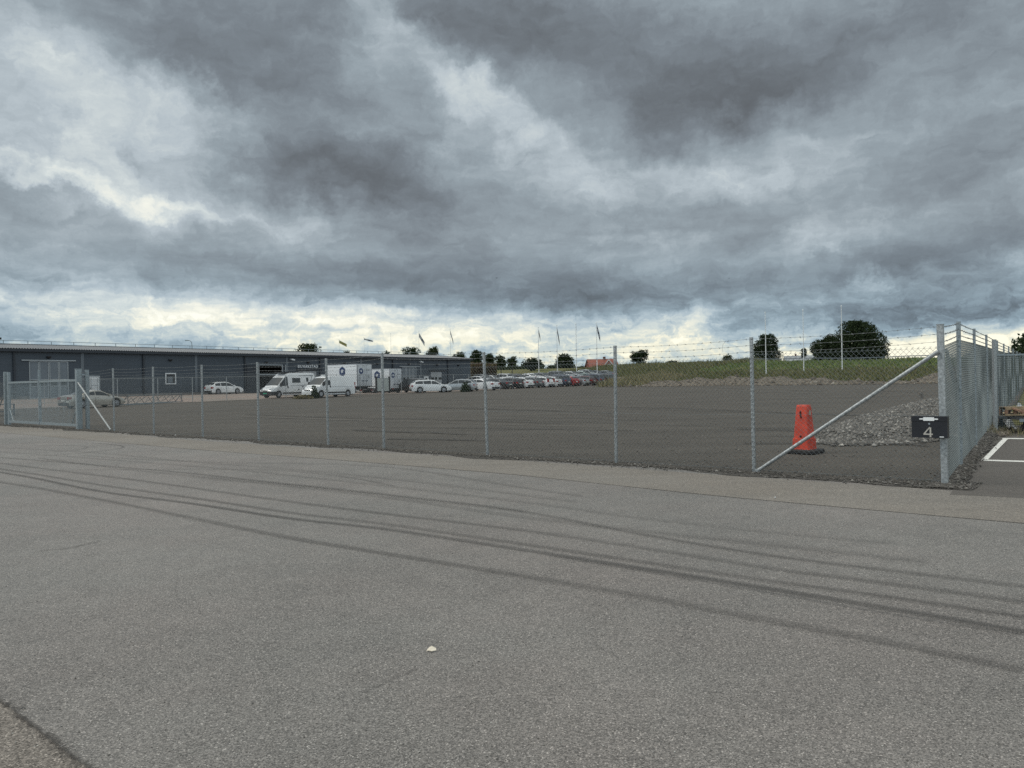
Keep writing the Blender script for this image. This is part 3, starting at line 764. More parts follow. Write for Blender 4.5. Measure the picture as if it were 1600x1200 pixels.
for (t0, t1) in ((.22, tm-.06), (tm+.06, GL-.42)):
    q0 = gpost+gd*t0; q1 = gpost+gd*t1; fr = MB()
    zb, zt = .16, 1.98
    fr.beam(q0+UPV*zb, q1+UPV*zb, .06, .10); fr.beam(q0+UPV*zt, q1+UPV*zt, .06, .09)
    fr.beam(q0+UPV*(zb-.05), q0+UPV*(zt+.045), .06, .062, up=pn); fr.beam(q1+UPV*(zb-.05), q1+UPV*(zt+.045), .06, .062, up=pn)
    e = q0 if t0 < 1 else q1; sgn = 1 if t0 < 1 else -1
    fr.tube(e+gd*sgn*.55+UPV*zb, e+gd*sgn*.05+UPV*(zb+.62), .022, 6)
    leaf = child(fr, 'gate_leaf', MT['gate'], gt_)
    bs = MB(); t = t0+.1
    while t < t1-.05:
        p = gpost+gd*t; bs.beam(p+UPV*zb, p+UPV*zt, .014, .018, up=pn); t += .125
    bs.v = [tuple(Vector(q)-Vector(gt_.location)) for q in bs.v]; bs.build('bars', MT['gate'], leaf)
mb = MB(); p = midp; mb.beam(p-UPV*.0+UPV*.1, p+UPV*2.5, .055, .09, up=pn); child(mb, 'meeting_stile', MT['galv_dark'], gt_)
mb = MB(); p = midp - gd*.35; mb.beam(gpost+gd*(tm-.3)-pn*.04+UPV*1.0, gpost+gd*(tm-.15)-pn*.04+UPV*1.0, .05, .14); child(mb, 'lock_case', MT['galv_dark'], gt_)
# continuing left of the gate, just outside most of the frame
lf = empty('wire_fence', gl); tag(lf, 'short stretch of wire mesh fence left of the gate at the frame edge', 'fence')
mb = MB(); e1 = gl-A*-4.5; chain(mb, gl+A*.3, gl+A*4.5, .05, 2.0, r=.002); child(mb, 'mesh', MT['wire'], lf)
mb = MB(); 
for h in HW: strand(mb, gl+A*.3+UPV*h, gl+A*4.5+UPV*h, .02, .003, barb=.02, seed=4)
child(mb, 'barbed_wire', MT['barb'], lf); child(post_mb(gl+A*4.5, gl+A*4.5+UPV*2.33, .06, .05), 'post', MT['galv'], lf)
mb = MB(); mb.tube(gl+A*.2+UPV*1.6+pn*.05, gl+A*2.0+UPV*.05+pn*.05, .03, 8); child(mb, 'brace', MT['galv'], lf)
# ------------------------------------------------------------------ low inner fence between lot and yard
def on_line(u, s0=-5, s1=110):               # where the column u crosses the inner fence line
    lo, hi = s0, s1
    def f(s):
        p = SA(s, AL(s)); q = Vector((p.x, p.y, G(p.x,p.y))) - Vector((0,0,CAMH)); return 800 + FPX*q.dot(_R)/q.dot(_F) - u
    for _ in range(50):
        m_ = (lo+hi)/2
        if f(m_) < 0: lo = m_
        else: hi = m_
    p = SA(lo, AL(lo)); return Vector((p.x, p.y, G(p.x,p.y)))
inf = empty('wire_fence', on_line(447)); tag(inf, 'thin distant wire fence between the gravel lot and the parked cars', 'fence')
ip = [on_line(u) for u in (70,128,184,247,301,354.5,403,447,487,526,563,597,627.5,656,684,709,733,757,780,801,821,839,857,873.5,890,906,921.5,936.5,951)]
mesh = MB(); top = MB()
for i, p in enumerate(ip):
    hh = 2.35 if i < 12 else 2.1
    mb = MB(); mb.beam(p-UPV*.1, p+UPV*hh, .055, .05, up=pn); child(mb, 'post', MT['galv'], inf)
    if i:
        q = ip[i-1]; a = Vector((q.x,q.y,q.z)); b = Vector(p)
        k0 = len(mesh.v); chain(mesh, Vector((a.x,a.y,0)), Vector((b.x,b.y,0)), .03, hh-.05, step=.15 if i < 13 else .2, r=.0024)
        L = (b-a).length; d = (b-a)/L
        for k in range(k0, len(mesh.v)):
            x,y,z = mesh.v[k]; tt = (Vector((x,y,0))-Vector((a.x,a.y,0))).dot(Vector((d.x,d.y,0)))/L; mesh.v[k] = (x,y,z+a.z*(1-tt)+b.z*tt)
        top.tube(a+UPV*(hh-.04), b+UPV*(hh-.04), .014, 5)
child(mesh, 'mesh', MT['wire'], inf); child(top, 'top_wire', MT['galv'], inf)
# a dull galvanised heap of trestle frames lying by the lot edge, on the left
# ------------------------------------------------------------------ cone-like barrier post
cb = hit(1257, 709); cdn = CAMH/ (709-589) * FPX
MT['orange'] = mat('orange_plastic', (.50,.050,.022), .55, var=.28, scale=6)
MT['rubber'] = mat('rubber', (.016,.016,.017), .7, var=.2, scale=8)
tr = empty('traffic_bollard', cb+UPV*.012, R_(-46)); tag(tr, 'tall tapered red-orange plastic bollard on a black rubber base in the lot', 'bollard')
hb = .98; mb = MB(); oct_ = []
def ring(w, z, ch=.13):
    c = w*ch; return [(x,y,z) for x,y in [(-w+c,-w),(w-c,-w),(w,-w+c),(w,w-c),(w-c,w),(-w+c,w),(-w,w-c),(-w,-w+c)]]
lv = [(.185,.075),(.180,.10),(.172,.30),(.155,.305),(.143,.50),(.110,.955),(.100,.985),(.0,.985)]
pr = None
for w, z in lv:
    k = len(mb.v)
    if w == 0: mb.v.append((0,0,z)); mb.f += [(pr+i, pr+(i+1)%8, k) for i in range(8)]; break
    mb.v += ring(w, z)
    if pr is not None: mb.f += [(pr+i, pr+(i+1)%8, k+(i+1)%8, k+i) for i in range(8)]
    pr = k
mb.build('bollard_shell', MT['orange'], tr)
mb = MB(); 
for r_, z_ in (): pass
vs0 = [(.33*math.cos(math.pi/8+i*math.pi/4)*1.0, .33*math.sin(math.pi/8+i*math.pi/4), z) for z in (0,) for i in range(8)]
pr = None
for w, z in [(.30,0),(.31,.02),(.31,.065),(.29,.085),(.19,.086)]:
    k = len(mb.v); mb.v += ring(w, z, .22)
    if pr is not None: mb.f += [(pr+i, pr+(i+1)%8, k+(i+1)%8, k+i) for i in range(8)]
    pr = k
mb.f.append(tuple(range(pr, pr+8)))
mb.build('rubber_base', MT['rubber'], tr)
MT['slot'] = mat('slot_dark', (.02,.008,.006), .9); MT['reflector'] = mat('reflector_pale', (.34,.36,.30), .5)
mb = MB(); mb.box(-.028,.0,-.135,-.126,.76,.86); mb.box(-.012,.012,-.139,-.1265,.72,.758); sl_ = mb.build('hand_slot', MT['slot'], tr)
mb = MB(); mb.box(-.02,.01,-.167,-.155,.33,.37); mb.build('hand_slot', MT['slot'], tr)
mb = MB(); mb.box(.122,.132,-.03,.025,.78,.87); mb.build('side_hole', MT['reflector'], tr)
# ------------------------------------------------------------------ workshop building
WD = Nn.copy(); WA = A.copy()                 # along the wall (receding), and away from camera into the building
BL = at(0, 611, 75.2); BL.z = 0; BR = at(735, 598, 134); BR.z = 0
WD = (BR-BL).normalized(); WA = Vector((-WD.y, WD.x, 0))
ZB = .74; ZW = ZB+5.0
def wt(u):                                    # metres along the wall for image column u
    r = ray(u, 600); n = WA; o = Vector((0,0,CAMH)); p = o + r*((BL-o).dot(n)/r.dot(n)); return (p-BL).dot(WD)
def wz(u, v):
    r = ray(u, v); o = Vector((0,0,CAMH)); return (o + r*((BL-o).dot(WA)/r.dot(WA))).z
TL = -34.0; TR = wt(735)
bd = empty('workshop_building', BL+WD*(TR/2)); tag(bd, 'long low dark blue-grey sheet-metal workshop hall with white lettering and several doors', 'building')
def W(t, q, z): return BL + WD*t + WA*q + UPV*z      # q < 0 is in front of the wall
def wbox(mb, t0, t1, q0, q1, z0, z1): mb.add([W(t,q,z) for z in (z0,z1) for q in (q0,q1) for t in (t0,t1)], [(0,2,3,1),(4,5,7,6),(0,1,5,4),(2,6,7,3),(0,4,6,2),(1,3,7,5)])
def bchild(mb, name, material, parent=None, smooth=False):
    off = Vector(bd.location); mb.v = [tuple(Vector(q)-off) for q in mb.v]
    return mb.build(name, material, parent or bd, smooth=smooth)
def stripes(name, color, scale, amt, rough=.5, bump=.3):
    M = bpy.data.materials.new(name); M.use_nodes = True; t = M.node_tree; N = t.nodes.new; L = t.links.new; b = t.nodes['Principled BSDF']; b.inputs['Roughness'].default_value = rough
    g = N('ShaderNodeNewGeometry'); s = N('ShaderNodeSeparateXYZ'); L(g.outputs['Position'], s.inputs[0])
    m1 = N('ShaderNodeMath'); m1.operation = 'FRACT'; m0 = N('ShaderNodeMath'); m0.operation = 'MULTIPLY'; m0.inputs[1].default_value = scale; L(s.outputs[2], m0.inputs[0]); L(m0.outputs[0], m1.inputs[0])
    r = N('ShaderNodeMapRange'); L(m1.outputs[0], r.inputs[0]); r.inputs[1].default_value = .0; r.inputs[2].default_value = .12; r.inputs[3].default_value = 1-amt; r.inputs[4].default_value = 1
    n = N('ShaderNodeTexNoise'); n.inputs['Scale'].default_value = .35; n.inputs['Detail'].default_value = 7; L(g.outputs['Position'], n.inputs['Vector'])
    r2 = N('ShaderNodeMapRange'); L(n.outputs['Fac'], r2.inputs[0]); r2.inputs[1].default_value = .3; r2.inputs[2].default_value = .7; r2.inputs[3].default_value = .86; r2.inputs[4].default_value = 1.12
    mm = N('ShaderNodeMath'); mm.operation = 'MULTIPLY'; L(r.outputs[0], mm.inputs[0]); L(r2.outputs[0], mm.inputs[1])
    v = N('ShaderNodeVectorMath'); v.operation = 'SCALE'; v.inputs[0].default_value = color; L(mm.outputs[0], v.inputs[3]); L(v.outputs[0], b.inputs['Base Color'])
    return M
MT['wall'] = stripes('wall_sheet', (.040,.054,.071), 1/.6, .22)
MT['walldark'] = mat('wall_dark_trim', (.017,.023,.032), .5, var=.15, scale=1)
MT['pilaster'] = mat('pilaster', (.115,.135,.155), .5, .2, .1, 1)
MT['roof'] = mat('roof_sheet', (.145,.155,.165), .5, .35, .10, .5)
MT['foot'] = mat('foundation', (.15,.145,.14), .9, var=.2, scale=1)
MT['doorgrey'] = mat('door_grey', (.14,.165,.19), .5, .2, .1, 1)
MT['doorframe'] = mat('door_frame', (.28,.31,.33), .5, .2, .1, 1)
MT['white'] = mat('white_lacquer', (.55,.58,.60), .4, var=.08, scale=2)
MT['glass'] = mat('dark_glass', (.02,.025,.03), .06)
MT['inside'] = mat('interior_wall', (.06,.055,.05), .9, var=.3, scale=.8)
MT['roller'] = stripes('roller_door', (.30,.32,.34), 1/.45, .25)
MT['lampm'] = mat('lamp_case', (.015,.016,.018), .5)
# wall with openings: columns between the openings, lintels above them
opens = [(405.5,441,571,'dark'),(466.5,495.5,579,'garage'),(673.5,691,580.5,'garage'),(45.5,107.5,564.5,'fold'),(629,651,573.5,'fold')]
oo = sorted([(wt(u0), wt(u1), wz((u0+u1)/2, v), k) for u0,u1,v,k in opens])
mb = MB(); cur = TL
for t0,t1,z,k in oo:
    wbox(mb, cur, t0, 0, .2, ZB-.6, ZW); wbox(mb, t0, t1, .002, .198, z, ZW); cur = t1
wbox(mb, cur, TR, 0, .2, ZB-.6, ZW)
bchild(mb, 'wall', MT['wall'])
DEP = 16.4
mb = MB(); wbox(mb, TR-.2, TR, .2, DEP, ZB-.6, ZW+.02); mb.add([W(TR-.2,.0,ZW),W(TR-.2,DEP,ZW),W(TR-.2,DEP/2,ZW+.85),W(TR,.0,ZW),W(TR,DEP,ZW),W(TR,DEP/2,ZW+.85)], [(0,1,2),(3,5,4),(0,2,5,3),(1,4,5,2)]); bchild(mb, 'end_wall', MT['wall'])
mb = MB(); wbox(mb, TL, TR-.2, DEP-.2, DEP, ZB-.6, ZW); wbox(mb, TL, TL+.2, .2, DEP-.2, ZB-.6, ZW); bchild(mb, 'rear_wall', MT['wall'])
mb = MB(); cur = TL
for t0,t1,z,k in oo: wbox(mb, cur, t0, -.03, -.002, ZB-.5, ZB+.28); cur = t1
wbox(mb, cur, TR+.03, -.03, -.002, ZB-.5, ZB+.28); bchild(mb, 'plinth', MT['foot'])
# roof: trapezoid sheet with ribs, front slope and rear slope
mb = MB(); rib = .25; t = TL-.3; e0 = -.45; ze = ZW+.12; rise = .85
prof = []
while t < TR+.35:
    prof += [(t,0),(t+.11,0),(t+.14,.055),(t+.22,.055)]; t += rib
def rz(q): return ze + rise*(1-abs(q-DEP/2)/(DEP/2+.45))
for (qa, qb) in ((e0, DEP/2), (DEP/2, DEP+.45)):
    k = len(mb.v); 
    for (t, h) in prof: mb.v.append(tuple(W(t, qa, rz(qa)+h))); mb.v.append(tuple(W(t, qb, rz(qb)+h)))
    for i in range(len(prof)-1): mb.f.append((k+2*i, k+2*i+2, k+2*i+3, k+2*i+1))
bchild(mb, 'roof', MT['roof'])
mb = MB(); wbox(mb, TL-.3, TR+.3, -.42, .0, ZW-.02, ZW+.10); wbox(mb, TL-.3, TR+.3, -.47, -.421, ZW-.18, ZW+.08); bchild(mb, 'eaves_fascia', MT['walldark'])
mb = MB(); mb.beam(W(TR+.3, -.45, ze-.05), W(TR+.3, DEP/2, ze+rise-.05), .04, .26); mb.beam(W(TR+.3, DEP+.45, ze-.05), W(TR+.3, DEP/2, ze+rise-.05), .04, .26); bchild(mb, 'verge_trim', MT['walldark'])
mb = MB(); wbox(mb, TL, TR, DEP/2-.25, DEP/2+.25, rz(DEP/2)+.05, rz(DEP/2)+.09); bchild(mb, 'ridge_cap', MT['roof'])
# snow guard rail along the ridge
mb = MB(); t = TL+1
while t < TR-.5: mb.beam(W(t, DEP/2-.8, rz(DEP/2)), W(t, DEP/2-.8, rz(DEP/2)+.42), .05, .05); t += 2.4
mb.tube(W(TL, DEP/2-.8, rz(DEP/2)+.40), W(TR-.5, DEP/2-.8, rz(DEP/2)+.40), .028, 5); bchild(mb, 'roof_rail', MT['galv_dark'])
for u in (37, 46.5):
    mb = MB(); t = wt(u); mb.beam(W(t, DEP/2-.5, rz(DEP/2)), W(t, DEP/2-.5, rz(DEP/2)+.6), .12, .12); mb.beam(W(t-.6, DEP/2-.5, rz(DEP/2)+.55), W(t+.2, DEP/2-.5, rz(DEP/2)+.6), .3, .22); bchild(mb, 'roof_vent', MT['lampm'])
# downpipes and pilasters
for u in (22, 224, 382.5, 500, 613.7, 699.6):
    t = wt(u); mb = MB(); wbox(mb, t-.09, t+.09, -.16, -.031, ZB+.05, ZW-.2); mb.beam(W(t,-.10,ZW-.2), W(t,-.35,ZW-.02), .14, .12); bchild(mb, 'downpipe', MT['walldark'])
for u in (129, 306.5, 448.5, 564.5, 657.5):
    t = wt(u); mb = MB(); wbox(mb, t-.16, t+.16, -.05, -.003, ZB+.29, ZW-.19); bchild(mb, 'pilaster', MT['pilaster'])
mb = MB(); wbox(mb, TR-.12, TR+.03, -.04, -.003, ZB+.29, ZW-.19); bchild(mb, 'corner_trim', MT['pilaster'])
# small black wall lamps
for u, v in ((76,558.5),(266,563),(416,566.5),(481,566.5),(537.5,567.5),(589.5,568.5),(639,569),(683,570.2),(716,571)):
    t = wt(u); z = wz(u, v); mb = MB(); mb.add([W(t-.17,-.03,z+.12),W(t+.17,-.03,z+.12),W(t-.2,-.3,z+.1),W(t+.2,-.3,z+.1),W(t-.1,-.03,z-.14),W(t+.1,-.03,z-.14),W(t-.17,-.26,z-.02),W(t+.17,-.26,z-.02)], [(0,1,3,2),(2,3,7,6),(6,7,5,4),(4,5,1,0),(0,2,6,4),(1,5,7,3)]); bchild(mb, 'wall_lamp', MT['lampm'])
for u, v in ((454,561.3),(655.5,565)):
    t = wt(u); z = wz(u, v); mb = MB(); wbox(mb, t-.12, t+.12, -.5, -.031, z-.06, z+.05); mb.beam(W(t-.15,-.5,z-.04), W(t+.3,-.6,z-.12), .2, .16); bchild(mb, 'camera_case', MT['white'])
# folding doors
def foldd(t0, t1, z, win):
    n = 4; w = (t1-t0)/n; root = None
    fr = MB(); wbox(fr, t0-.7, t1+.7, -.14, -.03, z+.02, z+.14); bchild(fr, 'door_track', MT['doorframe'])
    for i in range(n):
        a, b = t0+i*w+.02, t0+(i+1)*w-.02; mb = MB(); wbox(mb, a+.08, b-.08, .03, .07, ZB, z-.1); lf_ = bchild(mb, 'door_leaf', MT['doorgrey'])
        fm = MB(); 
        for (x0,x1,z0,z1) in ((a,a+.09,ZB,z),(b-.09,b,ZB,z),(a+.09,b-.09,z-.1,z),(a+.09,b-.09,ZB,ZB+.12)): wbox(fm, x0,x1,-.02,.08,z0,z1)
        off = Vector(bd.location); fm.v = [tuple(Vector(q)-off) for q in fm.v]; fm.build('leaf_frame', MT['doorframe'], lf_)
        if win:
            gm = MB(); zc = ZB+1.62; wbox(gm, a+.2,b-.2,.0,.028,zc-win/2,zc+win/2); gm.v = [tuple(Vector(q)-off) for q in gm.v]; gm.build('pane', MT['glass'] , lf_)
            for (z0,z1) in ((zc+win/2,zc+win/2+.09),(zc-win/2-.09,zc-win/2)):
                g2 = MB(); wbox(g2,a+.09,b-.09,-.01,.029,z0,z1); g2.v = [tuple(Vector(q)-off) for q in g2.v]; g2.build('pane_bead', MT['doorframe'], lf_)
for t0,t1,z,k in oo:
    if k == 'fold': foldd(t0,t1,z,.6)
    if k == 'garage':
        mb = MB(); wbox(mb, t0+.06,t1-.06,.05,.1,ZB,z-.04); g_ = bchild(mb, 'garage_door', MT['roller'])
        mb = MB(); wbox(mb, t0-.35,t1+.9,-.12,-.031,z+.02,z+.3); bchild(mb, 'door_track_cover', MT['walldark'])
        for i in range(3):
            mb = MB(); c = t0+(t1-t0)*(i+.5)/3; wbox(mb, c-.35,c+.35,.03,.048,ZB+1.5,ZB+1.9); mb.v = [tuple(Vector(q)-Vector(bd.location)) for q in mb.v]; mb.build('pane', MT['glass'], g_)
    if k == 'dark':
        mb = MB(); wbox(mb, t0-.12,t0,-.04,.2,ZB,z+.12); wbox(mb, t1,t1+.12,-.04,.2,ZB,z+.12); wbox(mb, t0,t1,-.04,.2,z,z+.12); bchild(mb, 'opening_frame', MT['doorframe'])
        mb = MB(); wbox(mb, t0-2,t1+2,9,9.1,ZB,ZW); wbox(mb, t0-2,t0-1.9,.2,9,ZB,ZW); wbox(mb,t1+1.9,t1+2,.2,9,ZB,ZW); wbox(mb,t0-2,t1+2,.2,9,ZW-.1,ZW); wbox(mb,t0-2,t1+2,.2,9,ZB-.1,ZB+.02); bchild(mb, 'hall_interior', MT['inside'])
        mb = MB(); wbox(mb, t0-2.0,t0-.14,-.12,-.04,ZB,z+.05); bchild(mb, 'folded_door_leaf', MT['walldark'])
        mb = MB(); wbox(mb, t1+.4,t1+.5,-.2,-.1,ZB+.2,z+.1); bchild(mb, 'door_guide', MT['doorframe'])
        mb = MB(); wbox(mb, t0+.05,t1-.05,.3,.4,ZB+2.35,ZB+2.5); bchild(mb, 'door_edge_bar', MT['doorframe'])
# white personnel door, square window, notice board
def zz(u0,u1,v): return wz((u0+u1)/2, v)
t0,t1 = wt(138), wt(156); z = zz(138,156,587); mb = MB(); wbox(mb, t0,t1,-.05,-.031,ZB,z); d_ = bchild(mb, 'personnel_door', MT['white'])
off = Vector(bd.location)
mb = MB(); 
for (a,b,c,d) in ((t0,t0+.1,ZB,z),(t1-.1,t1,ZB,z),(t0+.1,t1-.1,z-.1,z),(t0+.25,t1-.25,ZB+1.3,ZB+1.33),(t0+.25,t0+.28,ZB+.4,z-.25),(t1-.28,t1-.25,ZB+.4,z-.25)): wbox(mb,a,b,-.075,-.0505,c,d)
mb.v = [tuple(Vector(q)-off) for q in mb.v]; mb.build('door_frame', MT['doorframe'], d_)
mb = MB(); wbox(mb, t0+.17,t0+.23,-.13,-.06,ZB+.95,ZB+1.05); mb.v = [tuple(Vector(q)-off) for q in mb.v]; mb.build('handle', MT['lampm'], d_)
t0,t1 = wt(258), wt(274.8); z0,z1 = zz(258,275,600.5), zz(258,275,582.8); mb = MB()
for (a,b,c,d) in ((t0,t0+.12,z0,z1),(t1-.12,t1,z0,z1),(t0+.12,t1-.12,z1-.12,z1),(t0+.12,t1-.12,z0,z0+.12)): wbox(mb,a,b,-.09,-.031,c,d)
wn_ = bchild(mb, 'window', MT['white']); mb = MB(); wbox(mb,t0+.12,t1-.12,-.05,-.032,z0+.12,z1-.12); mb.v = [tuple(Vector(q)-off) for q in mb.v]; mb.build('pane', MT['glass'], wn_)
mb = MB(); wbox(mb,t0+.3,t0+.9,-.056,-.0505,z0+.2,z0+.9); mb.v = [tuple(Vector(q)-off) for q in mb.v]; mb.build('window_poster', MT['doorgrey'], wn_)
t0,t1 = wt(662), wt(669.3); mb = MB(); wbox(mb,t0,t1,-.08,-.031,ZB,zz(662,669,588)); dd_ = bchild(mb, 'personnel_door', MT['white'])
mb = MB(); wbox(mb,t0+.35,t1-.35,-.09,-.0805,ZB+1.2,ZB+1.8); mb.v = [tuple(Vector(q)-off) for q in mb.v]; mb.build('pane', MT['glass'], dd_)
# lettering
fc = bpy.data.curves.new('sign_lettering', 'FONT'); fc.body = 'BILVERKSTAD'; fc.size = 1; fc.extrude = .02; fc.align_x = 'CENTER'; fc.space_character = 1.12; fc.offset = .012
fo = bpy.data.objects.new('sign_lettering', fc); scene.collection.objects.link(fo); MT['letter'] = mat('letter_white', (.62,.66,.70), .5); fc.materials.append(MT['letter'])
bpy.context.view_layer.update()
t0,t1 = wt(465.2), wt(496.3); z0 = zz(465,496,574.6); z1 = zz(465,496,570.2)
dm = fo.dimensions; sx = (t1-t0)/dm.x; sz = (z1-z0)/.72
mm = Matrix((WD*sx, UPV*sz, -WA)).transposed().to_4x4(); mm.translation = W((t0+t1)/2, -.08, z0)-Vector(bd.location)
lm = bpy.data.meshes.new_from_object(fo); bpy.data.objects.remove(fo); fo = bpy.data.objects.new('sign_lettering', lm); scene.collection.objects.link(fo)
if not lm.materials: lm.materials.append(MT['letter'])
fo.parent = bd; fo.matrix_local = mm
# ------------------------------------------------------------------ poles
MT['polew'] = mat('pole_white', (.66,.68,.68), .4, var=.06, scale=1)
FLAGC = {'gy': ((.20,.22,.10),(.24,.22,.09)), 'wt': ((.32,.34,.36),(.12,.13,.16)), 'dk': ((.02,.025,.04),(.05,.05,.06)), 'nv': ((.03,.035,.06),(.28,.30,.32))}
for k, (a, b) in FLAGC.items(): MT['flag_'+k] = mat('flag_'+k, a, .9, scale=1.3, color2=b, contrast=(.47,.53), detail=2)
def flagpole(u, vt, vb, d, label, group, flag=None, r=.07, drop=1.0, fw=1.0, lean=None):
    r_ = ray(u, vb); b = at(u, vb, d); t = at(u if lean is None else lean, vt, d)
    g = min(G(b.x,b.y)-.2, b.z) if vb > 0 else b.z
    base = Vector((b.x, b.y, G(b.x,b.y)-.1)); H = t.z-base.z
    o = empty('flagpole', base); tag(o, label, 'flagpole', group)
    mb = MB(); mb.tube((0,0,0),(0,0,H*.5), r, 8, r*.8); mb.tube((0,0,H*.5),(0,0,H), r*.8, 8, r*.5); mb.build('pole', MT['polew'], o)
    mb = MB(); mb.tube((0,0,H),(0,0,H+.06), r*1.2, 8); mb.tube((0,0,H+.06),(0,0,H+.2), r*.9, 8, r*.2); mb.build('finial', MT['polew'], o)
    if flag:
        col, L, ang, top, wd = flag; mb = MB(); n = 10; mm_ = 5; rr = random.Random(int(u))
        for i in range(n+1):
            for j in range(mm_+1):
                s = i/n; q = j/mm_; x = r+s*L*math.sin(R_(ang)); z = H-top-q*wd - s*L*math.cos(R_(ang)) ; y = .12*math.sin(s*9+q*3)*s*L*.5
                mb.v.append((x, y, z + .0))
        for i in range(n):
            for j in range(mm_): k = i*(mm_+1)+j; mb.f.append((k,k+1,k+mm_+2,k+mm_+1))
        mb.build('flag', MT['flag_'+col], o, smooth=True)
    return o
GB = 'flagpoles behind the workshop building'
flagpole(530, 531, 545, 170, 'flagpole behind the roof with a green and yellow flag, leftmost', GB, ('gy', 1.9, 62, .1, .65), .05)
flagpole(569, 528, 547, 172, 'flagpole behind the roof whose thin pale flag flies furthest out', GB, ('wt', 2.1, 75, .1, .35), .05)
flagpole(611, 521.5, 550, 174, 'bare flagpole behind the roof between two pairs of flags', GB, None, .05)
flagpole(655, 518, 554, 170, 'flagpole behind the roof with a drooping white and dark flag', GB, ('wt', 2.4, 30, .3, 1.0), .055)
flagpole(704, 514.5, 557, 168, 'flagpole behind the roof with a narrow limp flag, rightmost of that row', GB, ('wt', 2.6, 14, .2, .8), .055)
GC = 'white flagpoles on the bank behind the parked cars'
flagpole(842, 512, 577, 152, 'white flagpole behind the cars with a small limp flag, left of the four', GC, ('dk', 1.6, 11, .3, .9), .085, lean=841)
flagpole(871, 509, 577, 150, 'white flagpole with a long dark hanging flag in front of the round tree', GC, ('dk', 2.7, 9, .3, 1.1), .085, lean=870)
flagpole(901, 506.5, 577, 149, 'white flagpole behind the cars with a short pale grey flag', GC, ('wt', 1.5, -6, .3, .6), .085, lean=900)
flagpole(933, 505, 574, 147, 'white flagpole with a dark navy flag standing before the red-roofed house', GC, ('nv', 2.3, 15, .2, 1.3), .085, lean=932)
GD = 'bare white poles on the grass bank'
flagpole(1197, 489, 577, 100, 'bare white pole in front of the narrower dark tree', GD, None, .07, lean=1195)
flagpole(1256, 485, 577, 99, 'bare white pole in front of the grey-roofed house', GD, None, .07, lean=1253.5)
flagpole(1316, 479, 577, 97, 'bare white pole in front of the widest dark tree', GD, None, .075, lean=1315)
# street lamp behind the hall
b = at(300, 545, 120); base = Vector((b.x,b.y,.6)); o = empty('street_lamp', base); tag(o, 'grey street lamp with curved neck showing over the hall roof', 'street lamp')
H = at(300, 533, 120).z-.6; mb = MB(); mb.tube((0,0,0),(0,0,H-.6), .09, 8, .06)
pts = [(0,0,H-.6),(-.05,0,H-.2),(-.25,0,H+.05),(-.6,0,H+.12)]
for i in range(3): mb.tube(pts[i], pts[i+1], .05, 6)
mb.build('pole', MT['galv_dark'], o); mb = MB(); mb.box(-1.05,-.55,-.12,.12,H+.06,H+.18); mb.build('lamp_head', MT['galv_dark'], o)
# ------------------------------------------------------------------ far houses
MT['tile'] = mat('red_tile', (.22,.075,.055), .8, var=.25, scale=1.2); MT['greyroof'] = mat('grey_roof', (.26,.28,.30), .7, var=.12, scale=1)
MT['redwall'] = mat('red_board_wall', (.20,.06,.045), .8, var=.15, scale=1); MT['yellow'] = mat('yellow_render', (.50,.36,.15), .8, var=.1, scale=1); MT['brick'] = mat('chimney_brick', (.12,.07,.06), .9)
def house(u, v_eave, d, L, Wd, wall_h, roof_h, rot, wm, rm, label, dorm=False, chim=((0.0),)):
    b = at(u, v_eave, d); base = Vector((b.x,b.y,b.z-wall_h)); o = empty('house', base, rot); tag(o, label, 'house')
    mb = MB(); mb.box(-L/2,L/2,-Wd/2,Wd/2,-2,wall_h); mb.add([(x,y,z) for x in (-L/2,L/2) for (y,z) in ((-Wd/2,wall_h),(Wd/2,wall_h),(0,wall_h+roof_h))], [(0,2,1),(3,4,5)]); mb.build('wall', wm, o)
    mb = MB(); e = .4
    for sg in (-1,1): 
        z0 = wall_h-e*roof_h/(Wd/2); mb.add([(-L/2-e,sg*(Wd/2+e),z0),(L/2+e,sg*(Wd/2+e),z0),(L/2+e,0,wall_h+roof_h),(-L/2-e,0,wall_h+roof_h),(-L/2-e,sg*(Wd/2+e),z0+.18),(L/2+e,sg*(Wd/2+e),z0+.18),(L/2+e,0,wall_h+roof_h+.18),(-L/2-e,0,wall_h+roof_h+.18)], [(0,1,2,3),(4,7,6,5),(0,4,5,1),(1,5,6,2),(0,3,7,4)])
    r = mb.build('roof', rm, o)
    for c in chim: mb = MB(); mb.box(c-.35,c+.35,-.35,.35,wall_h+roof_h-.4,wall_h+roof_h+.9); mb.build('chimney', MT['brick'], r)
    for x in (-L*.3, 0, L*.3): mb = MB(); mb.box(x-.5,x+.5,-Wd/2-.06,-Wd/2-.005,wall_h-1.8,wall_h-.6); w_ = mb.build('window', MT['white'], o); mb = MB(); mb.box(x-.4,x+.4,-Wd/2-.07,-Wd/2-.0605,wall_h-1.7,wall_h-.7); mb.build('pane', MT['glass'], w_)
    if dorm:
        mb = MB(); x = dorm; y0 = -Wd/2-.1; z0 = wall_h+.1; w = 2.0; h = roof_h*.85
        mb.add([(x-w,y0,z0-.3),(x+w,y0,z0-.3),(x,y0,z0+h),(x-w,0,z0-.3),(x+w,0,z0-.3),(x,0,z0+h)], [(0,1,2),(0,2,5,3),(1,4,5,2)]); dm_ = mb.build('dormer', rm, o)
        mb = MB(); mb.beam((x-w-.2,y0-.06,z0-.4),(x,y0-.06,z0+h+.15),.1,.28); mb.beam((x+w+.2,y0-.06,z0-.4),(x,y0-.06,z0+h+.15),.1,.28); mb.build('barge_board', MT['white'], dm_)
        mb = MB(); mb.box(x-.5,x+.5,y0-.05,y0-.003,z0+.0,z0+1.1); mb.build('window', MT['white'], dm_)
    return o
